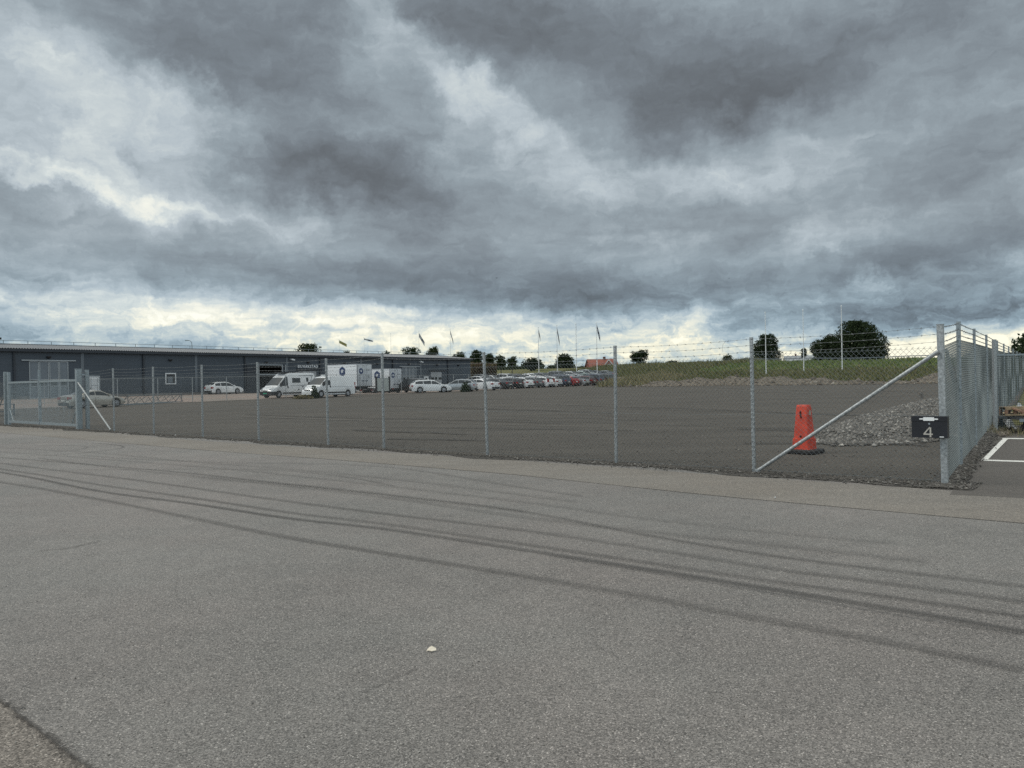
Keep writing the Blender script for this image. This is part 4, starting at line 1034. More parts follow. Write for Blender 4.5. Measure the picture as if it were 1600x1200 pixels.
house(940, 575.5, 235, 8.6, 8, 3.0, 2.7, R_(8), MT['redwall'], MT['tile'], 'small house with red tiled roof and a white-edged dormer beyond the bank', dorm=1.2, chim=(.9,))
house(1249, 565.5, 330, 12.0, 8, 3.2, 2.6, R_(-14), MT['yellow'], MT['greyroof'], 'yellow house with a pale grey roof between the two dark trees', chim=(-1.5,1.4))
# guard rail running along the top of the bank
mb = MB(); gr_ = empty('guard_rail', on(1200, 138)); tag(gr_, 'thin grey guard rail along the top of the grass bank', 'guard rail')
pts = []
for u in range(1060, 1720, 30):
    best = None
    for d in range(90, 330, 3):
        p = at(u, 600, d); g = G(p.x,p.y); e = (g-CAMH)/d
        if best is None or e > best[0]: best = (e, d, p.x, p.y, g)
    pts.append(Vector((best[2], best[3], best[4]+.52)))
for i in range(len(pts)-1): mb.beam(pts[i], pts[i+1], .05, .13)
child(mb, 'rail', MT['doorgrey'], gr_)
for i in range(len(pts)-1):
    for k in range(3):
        p = pts[i].lerp(pts[i+1], k/3); mb = MB(); mb.beam(p-UPV*1.6, p+UPV*.03, .06, .06, up=(0,1,0)); child(mb, 'post', MT['galv_dark'], gr_)
# birds
MT['bird'] = mat('bird_dark', (.02,.02,.022), .8)
for u, v, lb_, sp_ in ((776,434.5,'dark bird gliding under the low cloud near the centre',1.0),(1139,435,'small dark bird under the low cloud right of centre',.7)):
    p = at(u, v, 130); o = MB(); s = sp_*.35
    o.add([(0,.3*s,0),(0,-.5*s,.02),(-1.0*s,-.05*s,.28*s),(-.5*s,.12*s,.2*s),(1.0*s,-.05*s,.22*s),(.5*s,.12*s,.18*s),(.0,0,-.12*s),(0,0,.1*s)], [(0,3,7),(3,2,1),(3,1,7),(0,7,5),(5,1,4),(5,7,1),(0,6,3),(3,6,1),(0,5,6),(5,1,6)])
    q = o.build('bird', MT['bird']); q.location = p; tag(q, lb_, 'bird')
# ------------------------------------------------------------------ vehicles
MT['tyre'] = mat('tyre', (.015,.015,.016), .8); MT['rim'] = mat('rim', (.40,.41,.43), .3, .7); MT['hubcap'] = mat('hubcap', (.30,.31,.33), .5, .3)
MT['carglass'] = mat('car_glass', (.022,.027,.03), .16); MT['blacktrim'] = mat('black_trim', (.018,.018,.02), .5)
MT['carglass'].node_tree.nodes['Principled BSDF'].inputs['Specular IOR Level'].default_value = .55
MT['headlight'] = mat('headlight_lens', (.50,.53,.55), .12, coat=1); MT['taillight'] = mat('taillight_lens', (.28,.012,.012), .2, coat=1)
MT['plate'] = mat('number_plate', (.62,.62,.58), .5); MT['plategreen'] = mat('plate_green', (.02,.30,.17), .5); MT['seat'] = mat('seam', (.03,.03,.032), .7)
PAINT = {n: mat('paint_'+n, c, .28, mtl, .04, .7, coat=.8) for n, c, mtl in [
 ('white',(.70,.72,.73),0),('silver',(.34,.36,.37),.55),('champagne',(.43,.41,.365),.5),('grey',(.12,.13,.14),.4),('black',(.012,.013,.015),.1),('blue',(.018,.028,.06),.2),('red',(.36,.015,.018),.1),('darkred',(.07,.012,.014),.2),('green',(.22,.27,.26),.5),('vanwhite',(.68,.70,.71),0)]}
def pl(pts, x):
    if x <= pts[0][0]: return pts[0][1]
    for (x0,y0),(x1,y1) in zip(pts, pts[1:]):
        if x <= x1: return y0+(y1-y0)*(x-x0)/(x1-x0)
    return pts[-1][1]
KINDS = {
 'hatch': dict(L=4.35,W=1.8,H=1.47,wb=(.78,3.40),wr=.315,B=[(0,.70),(.06,.93),(.4,.99),(2.9,.92),(3.25,.93),(3.8,.84),(4.15,.70),(4.35,.50)],T=[(0,.70),(.06,.93),(.14,1.08),(.48,1.36),(.9,1.43),(1.8,1.47),(2.3,1.42),(3.2,.95)],win=(.42,3.05),bp=(1.95,1.15),ws=(2.34,3.14),rw=(.16,.46)),
 'wagon': dict(L=4.75,W=1.83,H=1.48,wb=(.95,3.75),wr=.32,B=[(0,.70),(.06,.95),(.5,1.0),(3.3,.94),(3.6,.94),(4.2,.84),(4.55,.70),(4.75,.50)],T=[(0,.70),(.06,.95),(.14,1.08),(.50,1.38),(.9,1.44),(2.1,1.48),(2.7,1.42),(3.55,.97)],win=(.42,3.42),bp=(2.3,1.35),ws=(2.74,3.5),rw=(.16,.48)),
 'sedan': dict(L=4.75,W=1.82,H=1.44,wb=(1.0,3.78),wr=.32,B=[(0,.62),(.05,.92),(.3,1.0),(1.0,1.01),(3.3,.94),(3.6,.94),(4.2,.85),(4.55,.70),(4.75,.50)],T=[(.85,1.01),(1.55,1.34),(2.1,1.43),(2.6,1.43),(2.9,1.40),(3.6,.96)],win=(1.05,3.46),bp=(2.45,),ws=(2.9,3.55),rw=(.95,1.5)),
 'coupe': dict(L=4.6,W=1.79,H=1.38,wb=(.98,3.74),wr=.325,B=[(0,.60),(.05,.90),(.3,.99),(1.0,1.0),(3.2,.90),(3.4,.90),(4.0,.80),(4.4,.66),(4.6,.46)],T=[(.72,1.0),(1.5,1.30),(2.0,1.375),(2.3,1.38),(2.62,1.34),(3.42,.93)],win=(1.02,3.28),bp=(2.02,),ws=(2.64,3.36),rw=(.8,1.44)),
 'suv': dict(L=4.6,W=1.88,H=1.70,wb=(.86,3.62),wr=.355,B=[(0,.78),(.05,1.0),(.4,1.1),(3.0,1.04),(3.4,1.04),(4.0,.97),(4.42,.82),(4.6,.58)],T=[(0,.78),(.05,1.0),(.12,1.16),(.42,1.56),(.8,1.66),(1.9,1.70),(2.5,1.64),(3.3,1.08)],win=(.42,3.16),bp=(2.1,1.25),ws=(2.54,3.24),rw=(.14,.40)),
 'van': dict(L=5.6,W=2.02,H=2.14,wb=(1.0,4.66),wr=.345,B=[(0,1.2),(4.2,1.2),(4.75,1.16),(5.25,1.0),(5.5,.80),(5.6,.52)],T=[(0,1.94),(.04,2.08),(.4,2.13),(3.3,2.14),(3.70,2.07),(3.95,1.94),(4.80,1.20)],win=(3.42,4.52),bp=(),ws=(3.97,4.74),rw=None,tumble=.12),
 'camper': dict(L=6.0,W=2.05,H=2.6,wb=(1.1,5.05),wr=.345,B=[(0,1.2),(4.6,1.2),(5.15,1.16),(5.65,1.0),(5.9,.80),(6.0,.52)],T=[(0,2.36),(.04,2.52),(.4,2.58),(3.3,2.60),(3.75,2.50),(4.25,2.14),(5.20,1.20)],win=(3.82,4.92),bp=(),ws=(4.32,5.14),rw=None,tumble=.12),
 'cab': dict(L=2.6,W=2.02,H=2.25,wb=(-1.5,1.66),wr=.345,B=[(0,1.2),(1.2,1.2),(1.75,1.16),(2.25,1.0),(2.5,.80),(2.6,.52)],T=[(0,2.2),(.5,2.25),(.72,2.2),(.95,2.06),(1.80,1.20)],win=(.42,1.52),bp=(),ws=(.97,1.74),rw=None,tumble=.12),
}
def wheel(root, x, y, r, cap=False, spokes=7):
    sg = 1 if y > 0 else -1; w = .2
    mb = MB(); n = 20
    prof = [(r*.62,-w/2),(r*.93,-w/2),(r,-w*.32),(r,w*.32),(r*.93,w/2),(r*.68,w/2)]
    for k in range(n):
        a = 2*math.pi*k/n
        for (rr_, q) in prof: mb.v.append((x+rr_*math.cos(a), y+sg*q, r+rr_*math.sin(a)))
    m_ = len(prof)
    for k in range(n):
        for j in range(m_-1): a = k*m_+j; b = ((k+1)%n)*m_+j; mb.f.append((a,b,b+1,a+1))
    mb.f.append(tuple(k*m_ for k in range(n)))
    ty = mb.build('wheel', MT['tyre'], root, smooth=False)
    mb = MB(); yo = y+sg*w*.36
    mb.tube((x,yo-sg*.01,r),(x,yo-sg*.004,r), r*.66, 20)
    if cap: mb2 = MB(); mb2.tube((x,yo,r),(x,yo+sg*.025,r), r*.62, 16, r*.5); mb2.build('rim', MT['hubcap'], ty); dk = MT['hubcap']
    else:
        mb2 = MB()
        for k in range(spokes):
            a = 2*math.pi*k/spokes; p = Vector((x+r*.62*math.cos(a), yo+sg*.02, r+r*.62*math.sin(a))); mb2.beam((x,yo+sg*.03,r), p, .05, .022, up=(0,1,0))
        for k in range(20):
            a0 = 2*math.pi*k/20; a1 = 2*math.pi*(k+1)/20; mb2.beam((x+r*.63*math.cos(a0),yo+sg*.02,r+r*.63*math.sin(a0)),(x+r*.63*math.cos(a1),yo+sg*.02,r+r*.63*math.sin(a1)), .03,.03, up=(0,1,0))
        mb2.tube((x,yo+sg*.01,r),(x,yo+sg*.05,r), r*.16, 10)
        mb2.build('rim', MT['rim'], ty)
        mb.build('brake_disc', MT['blacktrim'], ty)
def vehicle(name, kind, paint, cap=False, opts=()):
    K = KINDS[kind]; L, W_ = K['L'], K['W']; B, T = K['B'], K['T']; tum = K.get('tumble', .30); r = K['wr']; R = r*1.17; sill = .20 if kind not in ('van','camper','cab','suv') else .27
    root = empty(name); van = kind in ('van','camper','cab')
    Bz = lambda x: pl(B, x)
    Tz = lambda x: max(Bz(x), pl(T, x) if (T[0][0] <= x <= T[-1][0]) else Bz(x))
    def hw(x):
        w = W_/2
        if x > L-.75: w *= 1-.17*((x-(L-.75))/.75)**2.2
        if x < .5 and not van: w *= 1-.13*(1-x/.5)**2
        return w
    def zb(x):
        z = sill + (.10*max(0,(x-(L-.35))/.35)) 
        for xw in K['wb']:
            if abs(x-xw) < R: z = max(z, r+math.sqrt(R*R-(x-xw)**2)*1.0)
        return z
    def ys(x, z): 
        return hw(x)*.965-tum*max(0, z-Bz(x))
    xs = sorted(set([round(L*i/34,3) for i in range(35)] + [round(p[0],3) for p in B+T if 0<=p[0]<=L] + [round(xw+R*q,3) for xw in K['wb'] for q in (-1.001,-.98,-.9,-.75,-.5,-.2,0,.2,.5,.75,.9,.98,1.001) if 0 < xw+R*q < L]))
    mb = MB(); rows = []
    for x in xs:
        b = Bz(x); t = Tz(x); w = hw(x); z0 = zb(x); k = min(1, (t-b)/.25); yt = ys(x, t)
        z0 = min(z0, b-.06)
        half = [(0,z0),(w*.80,z0),(w*.965,z0+.01),(w*.995,z0+(b-z0)*.35),(w*1.0,z0+(b-z0)*.62),(w*.985,z0+(b-z0)*.86),(w*.965,b),
                (yt+(.0)*k, t-.07*k),(yt*(.975 if k>.5 else .96), t-.025*k+.004),(yt*.86, t+.012),(yt*.45, t+.035),(0,t+.042)]
        pts = half + [(-y,z) for y,z in half[-2:0:-1]]
        rows.append(len(mb.v)); mb.v += [(x-L/2,y,z) for y,z in pts]; m_ = len(pts)
    for i in range(len(rows)-1):
        a, b = rows[i], rows[i+1]
        for j in range(m_): mb.f.append((a+j, b+j, b+(j+1)%m_, a+(j+1)%m_))
    mb.f.append(tuple(rows[0]+j for j in range(m_))); mb.f.append(tuple(rows[-1]+j for j in range(m_))[::-1])
    bo = mb.build('body', PAINT[paint], root, smooth=True)
    md = bo.modifiers.new('es', 'EDGE_SPLIT'); md.split_angle = R_(38)
    # dark wheel wells and underside
    mb = MB(); mb.box(-L/2+.15, L/2-.25, -W_/2+.20, W_/2-.20, sill-.03, .62); mb.build('underbody', MT['blacktrim'], root)
    # side glass, split at the pillars
    x0, x1 = K['win']; cuts = [x0]+sorted(K['bp'])+[x1]
    def glass_side(a, b, sg):
        mb = MB(); n = 8
        for i in range(n+1):
            x = a+(b-a)*i/n; zt = Tz(x)-.075-.02; zl = Bz(x)+.035
            if kind in ('van','camper','cab'): zt = min(zt, K['H']-.42); zl = 1.24
            if zt < zl+.012: zt = zl+.012
            for z in (zl, (zl+zt)/2, zt): mb.v.append((x-L/2, sg*(ys(x,z)+.012), z))
        for i in range(n):
            for j in range(2): k = i*3+j; mb.f.append((k,k+3,k+4,k+1))
        return mb.build('side_window', MT['carglass'], root)
    for sg in (-1,1):
        for i in range(len(cuts)-1):
            glass_side(cuts[i]+(.04 if i else 0), cuts[i+1]-(.04 if i < len(cuts)-2 else 0), sg)
    def glass_top(a, b, nm):
        mb = MB(); n = 6; m2 = 8
        for i in range(n+1):
            x = a+(b-a)*i/n; t = Tz(x); yt = ys(x,t)-.07
            for j in range(m2+1):
                q = -1+2*j/m2; y = q*yt; zt = t+.042-.03*abs(q)**1.6 + .012
                mb.v.append((x-L/2, y, zt))
        for i in range(n):
            for j in range(m2): k = i*(m2+1)+j; mb.f.append((k,k+1,k+m2+2,k+m2+1))
        o = mb.build(nm, MT['carglass'], root, smooth=True); return o
    glass_top(K['ws'][0], K['ws'][1], 'windscreen')
    if K['rw']: glass_top(K['rw'][0], K['rw'][1], 'rear_window')
    # lights, plates, bumpers, mirrors
    bz = Bz(L-.35)
    for sg in (-1,1):
        mb = MB(); y0 = hw(L-.12); yy = sg*y0
        if van: mb.add([(L/2-.62,sg*(hw(L-.62)+.01),1.02),(L/2-.10,sg*(y0*.99),.82),(L/2-.02,sg*y0*.66,.78),(L/2-.02,sg*y0*.70,.94),(L/2-.30,sg*y0*.86,1.09)], [(0,1,2,3,4)])
        else: mb.add([(L/2-.50,sg*(hw(L-.5)+.008),bz-.10),(L/2-.10,sg*(y0*.97+.02),bz-.20),(L/2+.012,sg*y0*.58,bz-.26),(L/2-.0,sg*y0*.60,bz-.15),(L/2-.28,sg*y0*.90,bz-.055)], [(0,1,2,3,4)])
        mb.build('headlight', MT['headlight'], root)
        zt = Bz(.1)-.05; mb = MB()
        if kind in ('hatch','wagon','suv'): mb.box(-L/2-.012,-L/2+.16, min(sg*(hw(0)-.26),sg*(hw(.1)+.012)), max(sg*(hw(0)-.26),sg*(hw(.1)+.012)), zt-.20, zt+(.30 if 'tall' in opts else .0))
        elif van: mb.box(-L/2-.02,-L/2+.05, min(sg*(W_/2-.16),sg*(W_/2+.0)), max(sg*(W_/2-.16),sg*(W_/2+.0)), .9, 1.5)
        else: mb.box(-L/2-.012,-L/2+.20, min(sg*(hw(0)-.30),sg*(hw(.1)+.008)), max(sg*(hw(0)-.30),sg*(hw(.1)+.008)), zt-.16, zt)
        if kind != 'cab': mb.build('taillight', MT['taillight'], root)
        xm = K['win'][1]-.12; zm = (1.35 if van else Bz(xm)+.10); mb = MB(); ym = sg*(W_/2+(.16 if van else .09)); mb.box(xm-L/2-.08, xm-L/2+.08, min(ym,ym-sg*.2), max(ym,ym-sg*.2), zm-(.16 if van else .07), zm+(.22 if van else .07))
        mb.build('mirror', MT['blacktrim'] if van else PAINT[paint], root)
        if not van:
            mb = MB()
            for xd in [cuts[1] if len(cuts) > 2 else 2.0]: mb.box(xd-L/2-.006,xd-L/2+.006, min(sg*(hw(xd)*1.0),sg*(hw(xd)*1.0+.006)), max(sg*(hw(xd)*1.0),sg*(hw(xd)*1.0+.006)), sill+.12, Bz(xd)-.12)
            mb.build('door_seam', MT['seat'], root)
            for xd in ([cuts[-2]+.18] if len(cuts) <= 3 else [cuts[-2]+.18, cuts[-3]+.18]):
                mb = MB(); yq = hw(xd)*.985; mb.box(xd-L/2-.09, xd-L/2+.09, min(sg*yq,sg*(yq+.025)), max(sg*yq,sg*(yq+.025)), Bz(xd)-.16, Bz(xd)-.125); mb.build('door_handle', PAINT[paint], root)
        else:
            xd = K['win'][0]-.02; mb = MB(); mb.box(xd-L/2+.02,xd-L/2+.16, min(sg*(hw(xd)+.0),sg*(hw(xd)+.022)), max(sg*(hw(xd)+.0),sg*(hw(xd)+.022)), 1.0, 1.2); mb.build('door_handle', MT['blacktrim'], root)
            mb = MB(); mb.box(K['wb'][0]+R+.05-L/2 if kind!='cab' else -L/2+.1, K['wb'][1]-R-.05-L/2, min(sg*(W_/2-.0),sg*(W_/2+.02)), max(sg*(W_/2-.0),sg*(W_/2+.02)), .42, .55); mb.build('rubbing_strip', MT['blacktrim'], root)
    mb = MB(); n = 8
    for i in range(n+1):
        q = -1+2*i/n; y = q*(hw(L)*1.005 if van else hw(L-.05)*1.01); x = L/2+.03-(.02 if van else .22)*abs(q)**3; 
        mb.v += [(x,y,sill+.02),(x+.012,y,(.70 if van and 'darkbumper' in opts else .62 if van else .40))]
    mb.f += [(2*i,2*i+2,2*i+3,2*i+1) for i in range(n)]
    mb.build('front_bumper', MT['blacktrim'] if ('darkbumper' in opts or not van) else PAINT[paint], root)
    if 'darkbumper' in opts:
        for sg in (-1,1):
            mb = MB()
            for i in range(6):
                x = L-.86+.86*i/5; mb.v += [(x-L/2,sg*(hw(x)*1.0+.018),sill+.03+.12*(x<L-.8)),(x-L/2,sg*(hw(x)*1.0+.018),.66)]
            mb.f += [(2*i,2*i+2,2*i+3,2*i+1) for i in range(5)]; mb.build('front_bumper', MT['blacktrim'], root)
    mb = MB(); mb.box(L/2+.012, L/2+.03, -.42,.42, (.72 if van else .50), (.80 if van else .58)); mb.build('grille', MT['blacktrim'], root)
    for xx in ((L/2+.035, 1), (-L/2-.03, -1)):
        if xx[1] == -1 and van: continue
        z = .42 if xx[1] == 1 else (.62 if kind in ('hatch','wagon','suv') else .55); mb = MB(); mb.box(xx[0]-.01, xx[0]+.012, -.26,.26, z, z+.11); mb.build('number_plate', MT['plategreen'] if 'greenplate' in opts else MT['plate'], root)
    if not van: mb = MB(); mb.box(-L/2-.02,-L/2+.1,-hw(0)*.93,hw(0)*.93,sill+.02,.44); mb.build('rear_bumper', MT['blacktrim'], root)
    for xw in K['wb']:
        for sg in (-1,1): wheel(root, xw-L/2, sg*(W_/2-.115), r, cap)
    root['_L'] = L
    return root
CAPITALS = {}
def place(o, p, az, z=None):
    """az: compass heading of the front, radians clockwise from the view direction"""
    o.location = (p.x, p.y, (G(p.x,p.y) if z is None else z)+.015); o.rotation_euler.z = math.pi/2-az
    return o
def online(u, d): return on(u, d)
az_w = math.atan2(WD.x, WD.y)                 # heading along the hall
# champagne coupe by the gate
c = vehicle('parked_car', 'coupe', 'champagne'); place(c, on(145, 60.5), az_w-R_(6)); tag(c, 'champagne coupe with alloy wheels parked beyond the gate', 'car')
c = vehicle('parked_car', 'hatch', 'white'); place(c, on(350.5, 91.5), az_w-R_(2)); tag(c, 'white hatchback parked alone beside the hall wall', 'car')
# campervan and panel van
cv = vehicle('camper_van', 'camper', 'vanwhite', True, ('darkbumper','greenplate')); place(cv, on(450, 80.5), R_(-148)); tag(cv, 'white camper van with black bumper, green plate and small side windows', 'camper van')
def panel(root, name, material, x0,x1,z0,z1, K, sg=1, off=.014):
    L = K['L']; mb = MB(); hb = lambda x, z: (K['W']/2*(.965 if z > pl(K['B'],x) else .995)-K.get('tumble',.3)*max(0,z-pl(K['B'],x)))
    mb.add([(x-L/2, sg*(hb(x,z)+o_), z) for o_ in (-.02,off) for x,z in ((x0,z0),(x1,z0),(x1,z1),(x0,z1))], [(4,5,6,7),(0,1,5,4),(1,2,6,5),(2,3,7,6),(3,0,4,7)]); return mb.build(name, material, root)
K = KINDS['camper']; MT['stripe'] = mat('stripe_dark', (.03,.05,.08), .5)
for sg in (1,-1):
    panel(cv,'side_window',MT['carglass'],2.1,3.2,1.55,2.05,K,sg); panel(cv,'side_window',MT['carglass'],.95,1.25,1.65,2.1,K,sg)
    panel(cv,'service_hatch',MT['blacktrim'],2.35,2.5,.75,.9,K,sg); panel(cv,'service_hatch',MT['blacktrim'],1.75,1.9,1.1,1.2,K,sg)
    mb = MB(); L = 6.0
    def sy(x,z): return sg*(K['W']/2*.965-.12*max(0,z-1.2)+.012)
    for (x0,z0,x1,z1,w) in ((2.3,2.28,.25,2.33,.05),(.30,2.30,.95,1.25,.07),(3.5,1.22,1.0,1.3,.03),(3.4,1.05,1.9,1.05,.025)):
        mb.add([(x0-L/2,sy(x0,z0),z0-w/2),(x1-L/2,sy(x1,z1),z1-w/2*1.6),(x1-L/2,sy(x1,z1),z1+w/2*1.6),(x0-L/2,sy(x0,z0),z0+w/2)], [(0,1,2,3)])
    mb.build('side_stripe', MT['stripe'], cv)
mb = MB(); mb.box(-.6,1.2,-.7,.7,2.66,2.72); mb.box(.9,1.15,-.65,.65,2.62,2.66); mb.box(-.5,-.2,-.6,.6,2.62,2.66); mb.build('roof_rack', MT['blacktrim'], cv)
mb = MB(); mb.box(-.9,-.2,-.3,.4,2.622,2.78) if 0 else mb.box(-1.9,-1.3,-.3,.3,2.62,2.74); mb.build('roof_light', MT['blacktrim'], cv)
vv = vehicle('panel_van', 'van', 'vanwhite', True); place(vv, on(513.5, 77.5), R_(-147)); tag(vv, 'plain white panel van parked close in front of the box truck with blue emblems', 'van')
KV = KINDS['van']
for sg in (1,-1):
    panel(vv,'side_panel_seam',MT['seat'],3.3,3.315,.5,2.05,KV,sg,.006); panel(vv,'side_panel_seam',MT['seat'],.4,3.2,1.06,1.075,KV,sg,.004)
mb = MB(); mb.box(.55,.9,-.12,.12,2.16,2.30); mb.build('roof_vent', PAINT['vanwhite'], vv)
# box trucks
MT['boxwhite'] = mat('box_white', (.70,.73,.75), .45, var=.05, scale=.8); MT['emblem'] = mat('emblem_blue', (.012,.035,.115), .5); MT['faint'] = mat('faint_print', (.30,.32,.34), .6); MT['chassis'] = mat('chassis', (.025,.026,.028), .8, var=.3, scale=3)
MT['boxgrey'] = mat('box_door', (.50,.53,.56), .5, var=.06, scale=.8)
def emblem(root, cx, cz, s, T):
    """hexagon badge with a pale broken swirl in it; T maps (a, b) on the panel to a point"""
    mb = MB(); hx = [(math.cos(R_(30+60*i))*s, math.sin(R_(30+60*i))*s*1.12) for i in range(6)]
    mb.poly([T(cx+a, cz+b, .012) for a,b in hx]); e = mb.build('emblem', MT['emblem'], root)
    mb = MB()
    for pts in ([(-.75,.30),(-.45,.62),(-.05,.55),(.25,.78),(.45,.55),(.15,.20),(-.25,.32),(-.45,.05)], [(-.60,-.05),(-.2,.18),(.12,.05),(.12,-.55),(-.10,-.55),(-.12,-.22),(-.45,-.35)], [(.28,.28),(.62,.45),(.78,.10),(.50,-.15),(.70,-.55),(.42,-.62),(.25,-.20)]):
        mb.poly([T(cx+a*s*.52, cz+b*s*.62, .020) for a,b in pts])
    mb.build('emblem_mark', MT['boxwhite'], e)
def box_truck(label, BLn=4.3, BW=2.15, BH=2.35, zfl=1.0, tail=False, deco=True):
    o = vehicle('box_truck', 'cab', 'vanwhite', True); tag(o, label, 'truck', 'white box trucks with blue emblems')
    xb = -1.3-.1; x1 = xb; x0 = xb-BLn                # box behind the cab
    mb = MB(); mb.box(x0,x1,-BW/2,BW/2,zfl,zfl+BH); mb.build('cargo_box', MT['boxwhite'], o)
    mb = MB()
    for y in (-BW/2, BW/2): mb.beam((x0,y,zfl+BH),(x1,y,zfl+BH),.06,.06); mb.beam((x0,y,zfl),(x1,y,zfl),.06,.08)
    for x in (x0,x1): mb.beam((x,-BW/2,zfl+BH),(x,BW/2,zfl+BH),.06,.06); [mb.beam((x,y,zfl),(x,y,zfl+BH),.07,.07,up=(0,1,0)) for y in (-BW/2,BW/2)]
    mb.build('box_frame', MT['hubcap'], o)
    for k, sg in enumerate((-1,1)):
        mb = MB(); mb.box(x0-.05,x0-.0305, min(sg*.02,sg*(BW/2-.05)),max(sg*.02,sg*(BW/2-.05)),zfl+.08,zfl+BH-.08); dr = mb.build('rear_door', MT['boxgrey'], o)
        mb = MB(); mb.tube((x0-.075,sg*.25,zfl+.1),(x0-.075,sg*.25,zfl+BH-.1),.014,6); mb.build('lock_bar', MT['hubcap'], dr)
        mb = MB(); mb.box(x0-.07,x0-.051,min(sg*.12,sg*.45),max(sg*.12,sg*.45),zfl+.55,zfl+.66); mb.build('door_latch', MT['stripe'], dr)
    emblem(o, -BW/4, zfl+BH*.68, .33, lambda a,b,h: (x0-.05-h, -a, b))
    mb = MB(); mb.box(x0-.054,x0-.0502,-.85,-.3,zfl+BH*.70,zfl+BH*.76); mb.box(x0-.054,x0-.0502,-.75,-.45,zfl+BH*.35,zfl+BH*.5); mb.build('printed_text', MT['faint'], o)
    for sg in (-1,1): emblem(o, (x0+x1)/2-.1, zfl+BH*.68, .52, lambda a,b,h,sg=sg: (a, sg*(BW/2+h), b))
    mb = MB(); 
    for y in (-.42,.42): mb.box(x0-.1, -1.0, y-.05,y+.05,zfl-.32,zfl-.1)
    mb.box(x0+.1, x1, -.9,.9, zfl-.1, zfl-.002); mb.build('chassis_frame', MT['chassis'], o)
    for y in (-1,1):
        mb = MB(); xw = KINDS['cab']['wb'][0]-1.3; mb.box(xw-.55,xw+.55,min(y*.72,y*1.06),max(y*.72,y*1.06),.80,.86); mb.box(xw+.5,xw+.55,min(y*.72,y*1.06),max(y*.72,y*1.06),.4,.80); mb.build('mudguard', MT['chassis'], o)
    mb = MB(); mb.box(x0-.25,x0-.12,-1.0,1.0,.45,.6); mb.build('rear_bumper', MT['chassis'], o)
    for y in (-1,1): mb = MB(); mb.box(x0-.28,x0-.2505,min(y*.7,y*.98),max(y*.7,y*.98),.47,.58); mb.build('taillight', MT['taillight'], o)
    # air deflector over the cab
    mb = MB(); mb.add([(-1.3,-.8,2.25),(-1.3,.8,2.25),(-1.3,-.8,zfl+BH-.25),(-1.3,.8,zfl+BH-.25),(-.5,-.6,2.28),(-.5,.6,2.28),(-.95,-.7,zfl+BH-.5),(-.95,.7,zfl+BH-.5)], [(0,2,3,1),(4,5,7,6),(2,6,7,3),(0,4,6,2),(1,3,7,5)]); mb.build('wind_deflector', PAINT['vanwhite'], o)
    if tail:
        mb = MB(); mb.box(x0-.9,x0-.84,-1.05,1.05,.75,2.1) if 0 else mb.box(x0-.36,x0-.30,-1.02,1.02,.55,1.85); mb.build('tail_lift', MT['liftpanel'], o)
        for y in (-.8,.8): mb = MB(); mb.beam((x0-.1,y,.5),(x0-.33,y,.75),.1,.12,up=(0,1,0)); mb.box(x0-.30,x0-.1,y-.05,y+.05,.6,1.9); mb.build('lift_arm', MT['chassis'], o)
    return o
MT['liftpanel'] = mat('lift_panel', (.40,.43,.41), .6, .2, .15, 1.5)
def place_corner(o, x0, bw, p, az):          # put the rear left corner of the cargo box over p
    f = Vector((math.sin(az), math.cos(az), 0)); l = Vector((-math.cos(az), math.sin(az), 0)); q = p-f*x0-l*bw/2
    o.location = (q.x, q.y, G(p.x,p.y)+.015); o.rotation_euler.z = math.pi/2-az
bt = box_truck('tall white box truck with blue emblem behind the panel van', BLn=4.8, zfl=.98, BH=2.5, BW=2.3)
place_corner(bt, -6.2, 2.3, on(558.5, 84.5), R_(-57))
bt2 = box_truck('lower white box truck with pale rear doors, right of the taller one', BLn=4.2, zfl=.45, BH=2.5, BW=2.1)
place_corner(bt2, -5.6, 2.1, on(609.5, 90.5), R_(-58))
mb = MB(); mb.box(-9.0,-8.93,-1.0,1.0,.40,1.85); mb.build('tail_lift', MT['liftpanel'], bt)
for y in (-1.04,1.04): mb = MB(); mb.box(-9.05,-8.88,y-.07,y+.07,.15,2.0); mb.build('lift_post', MT['chassis'], bt)
for y in (-.6,.6): mb = MB(); mb.beam((-6.0,y,.72),(-8.94,y,.6),.1,.12); mb.build('lift_arm', MT['chassis'], bt)
# cars between the trucks and the row
def park(kind, paint, u, d, az, label, group='cars parked behind the inner fence', opts=()):
    key = (kind, paint, opts)
    if key in CAPITALS: o = copy_tree(CAPITALS[key])
    else: o = vehicle('parked_car', kind, paint, False, opts); CAPITALS[key] = o
    place(o, on(u, d), az); tag(o, label, 'car', group); return o
park('suv','black', 642, 92, R_(-60), 'dark car half hidden between the second box truck and a white estate')
park('wagon','white', 673, 88.5, R_(72), 'white estate car, the one nearest the grey garage door, facing right')
park('hatch','silver', 716, 89.5, R_(-80), 'silver hatchback facing left in front of the hall corner', opts=())
park('sedan','white', 752, 94, R_(-52), 'white saloon just right of the silver hatchback near the hall corner')
front_row = [
 (775,'sedan','black','black saloon in the front row beside the white saloon'),
 (793,'hatch','black','second black car of the front row, a hatchback'),
 (808,'wagon','white','white estate in the front row between two dark cars'),
 (824,'hatch','grey','dark grey hatchback left of the white estate with tall red lights'),
 (840,'wagon','white','white estate with tall red tail lights in the front row'),
 (855,'hatch','white','white hatchback right of the estate with tall red lights'),
 (868,'suv','blue','dark blue car left of the red one in the front row'),
 (882,'hatch','red','bright red hatchback in the front row'),
 (896.5,'sedan','silver','silver saloon right of the bright red hatchback'),
 (910,'hatch','darkred','dark maroon car right of the silver saloon'),
 (922,'suv','blue','dark blue sport utility car in the front row near its right end'),
 (937,'suv','black','black sport utility car at the right end of the front row'),
]
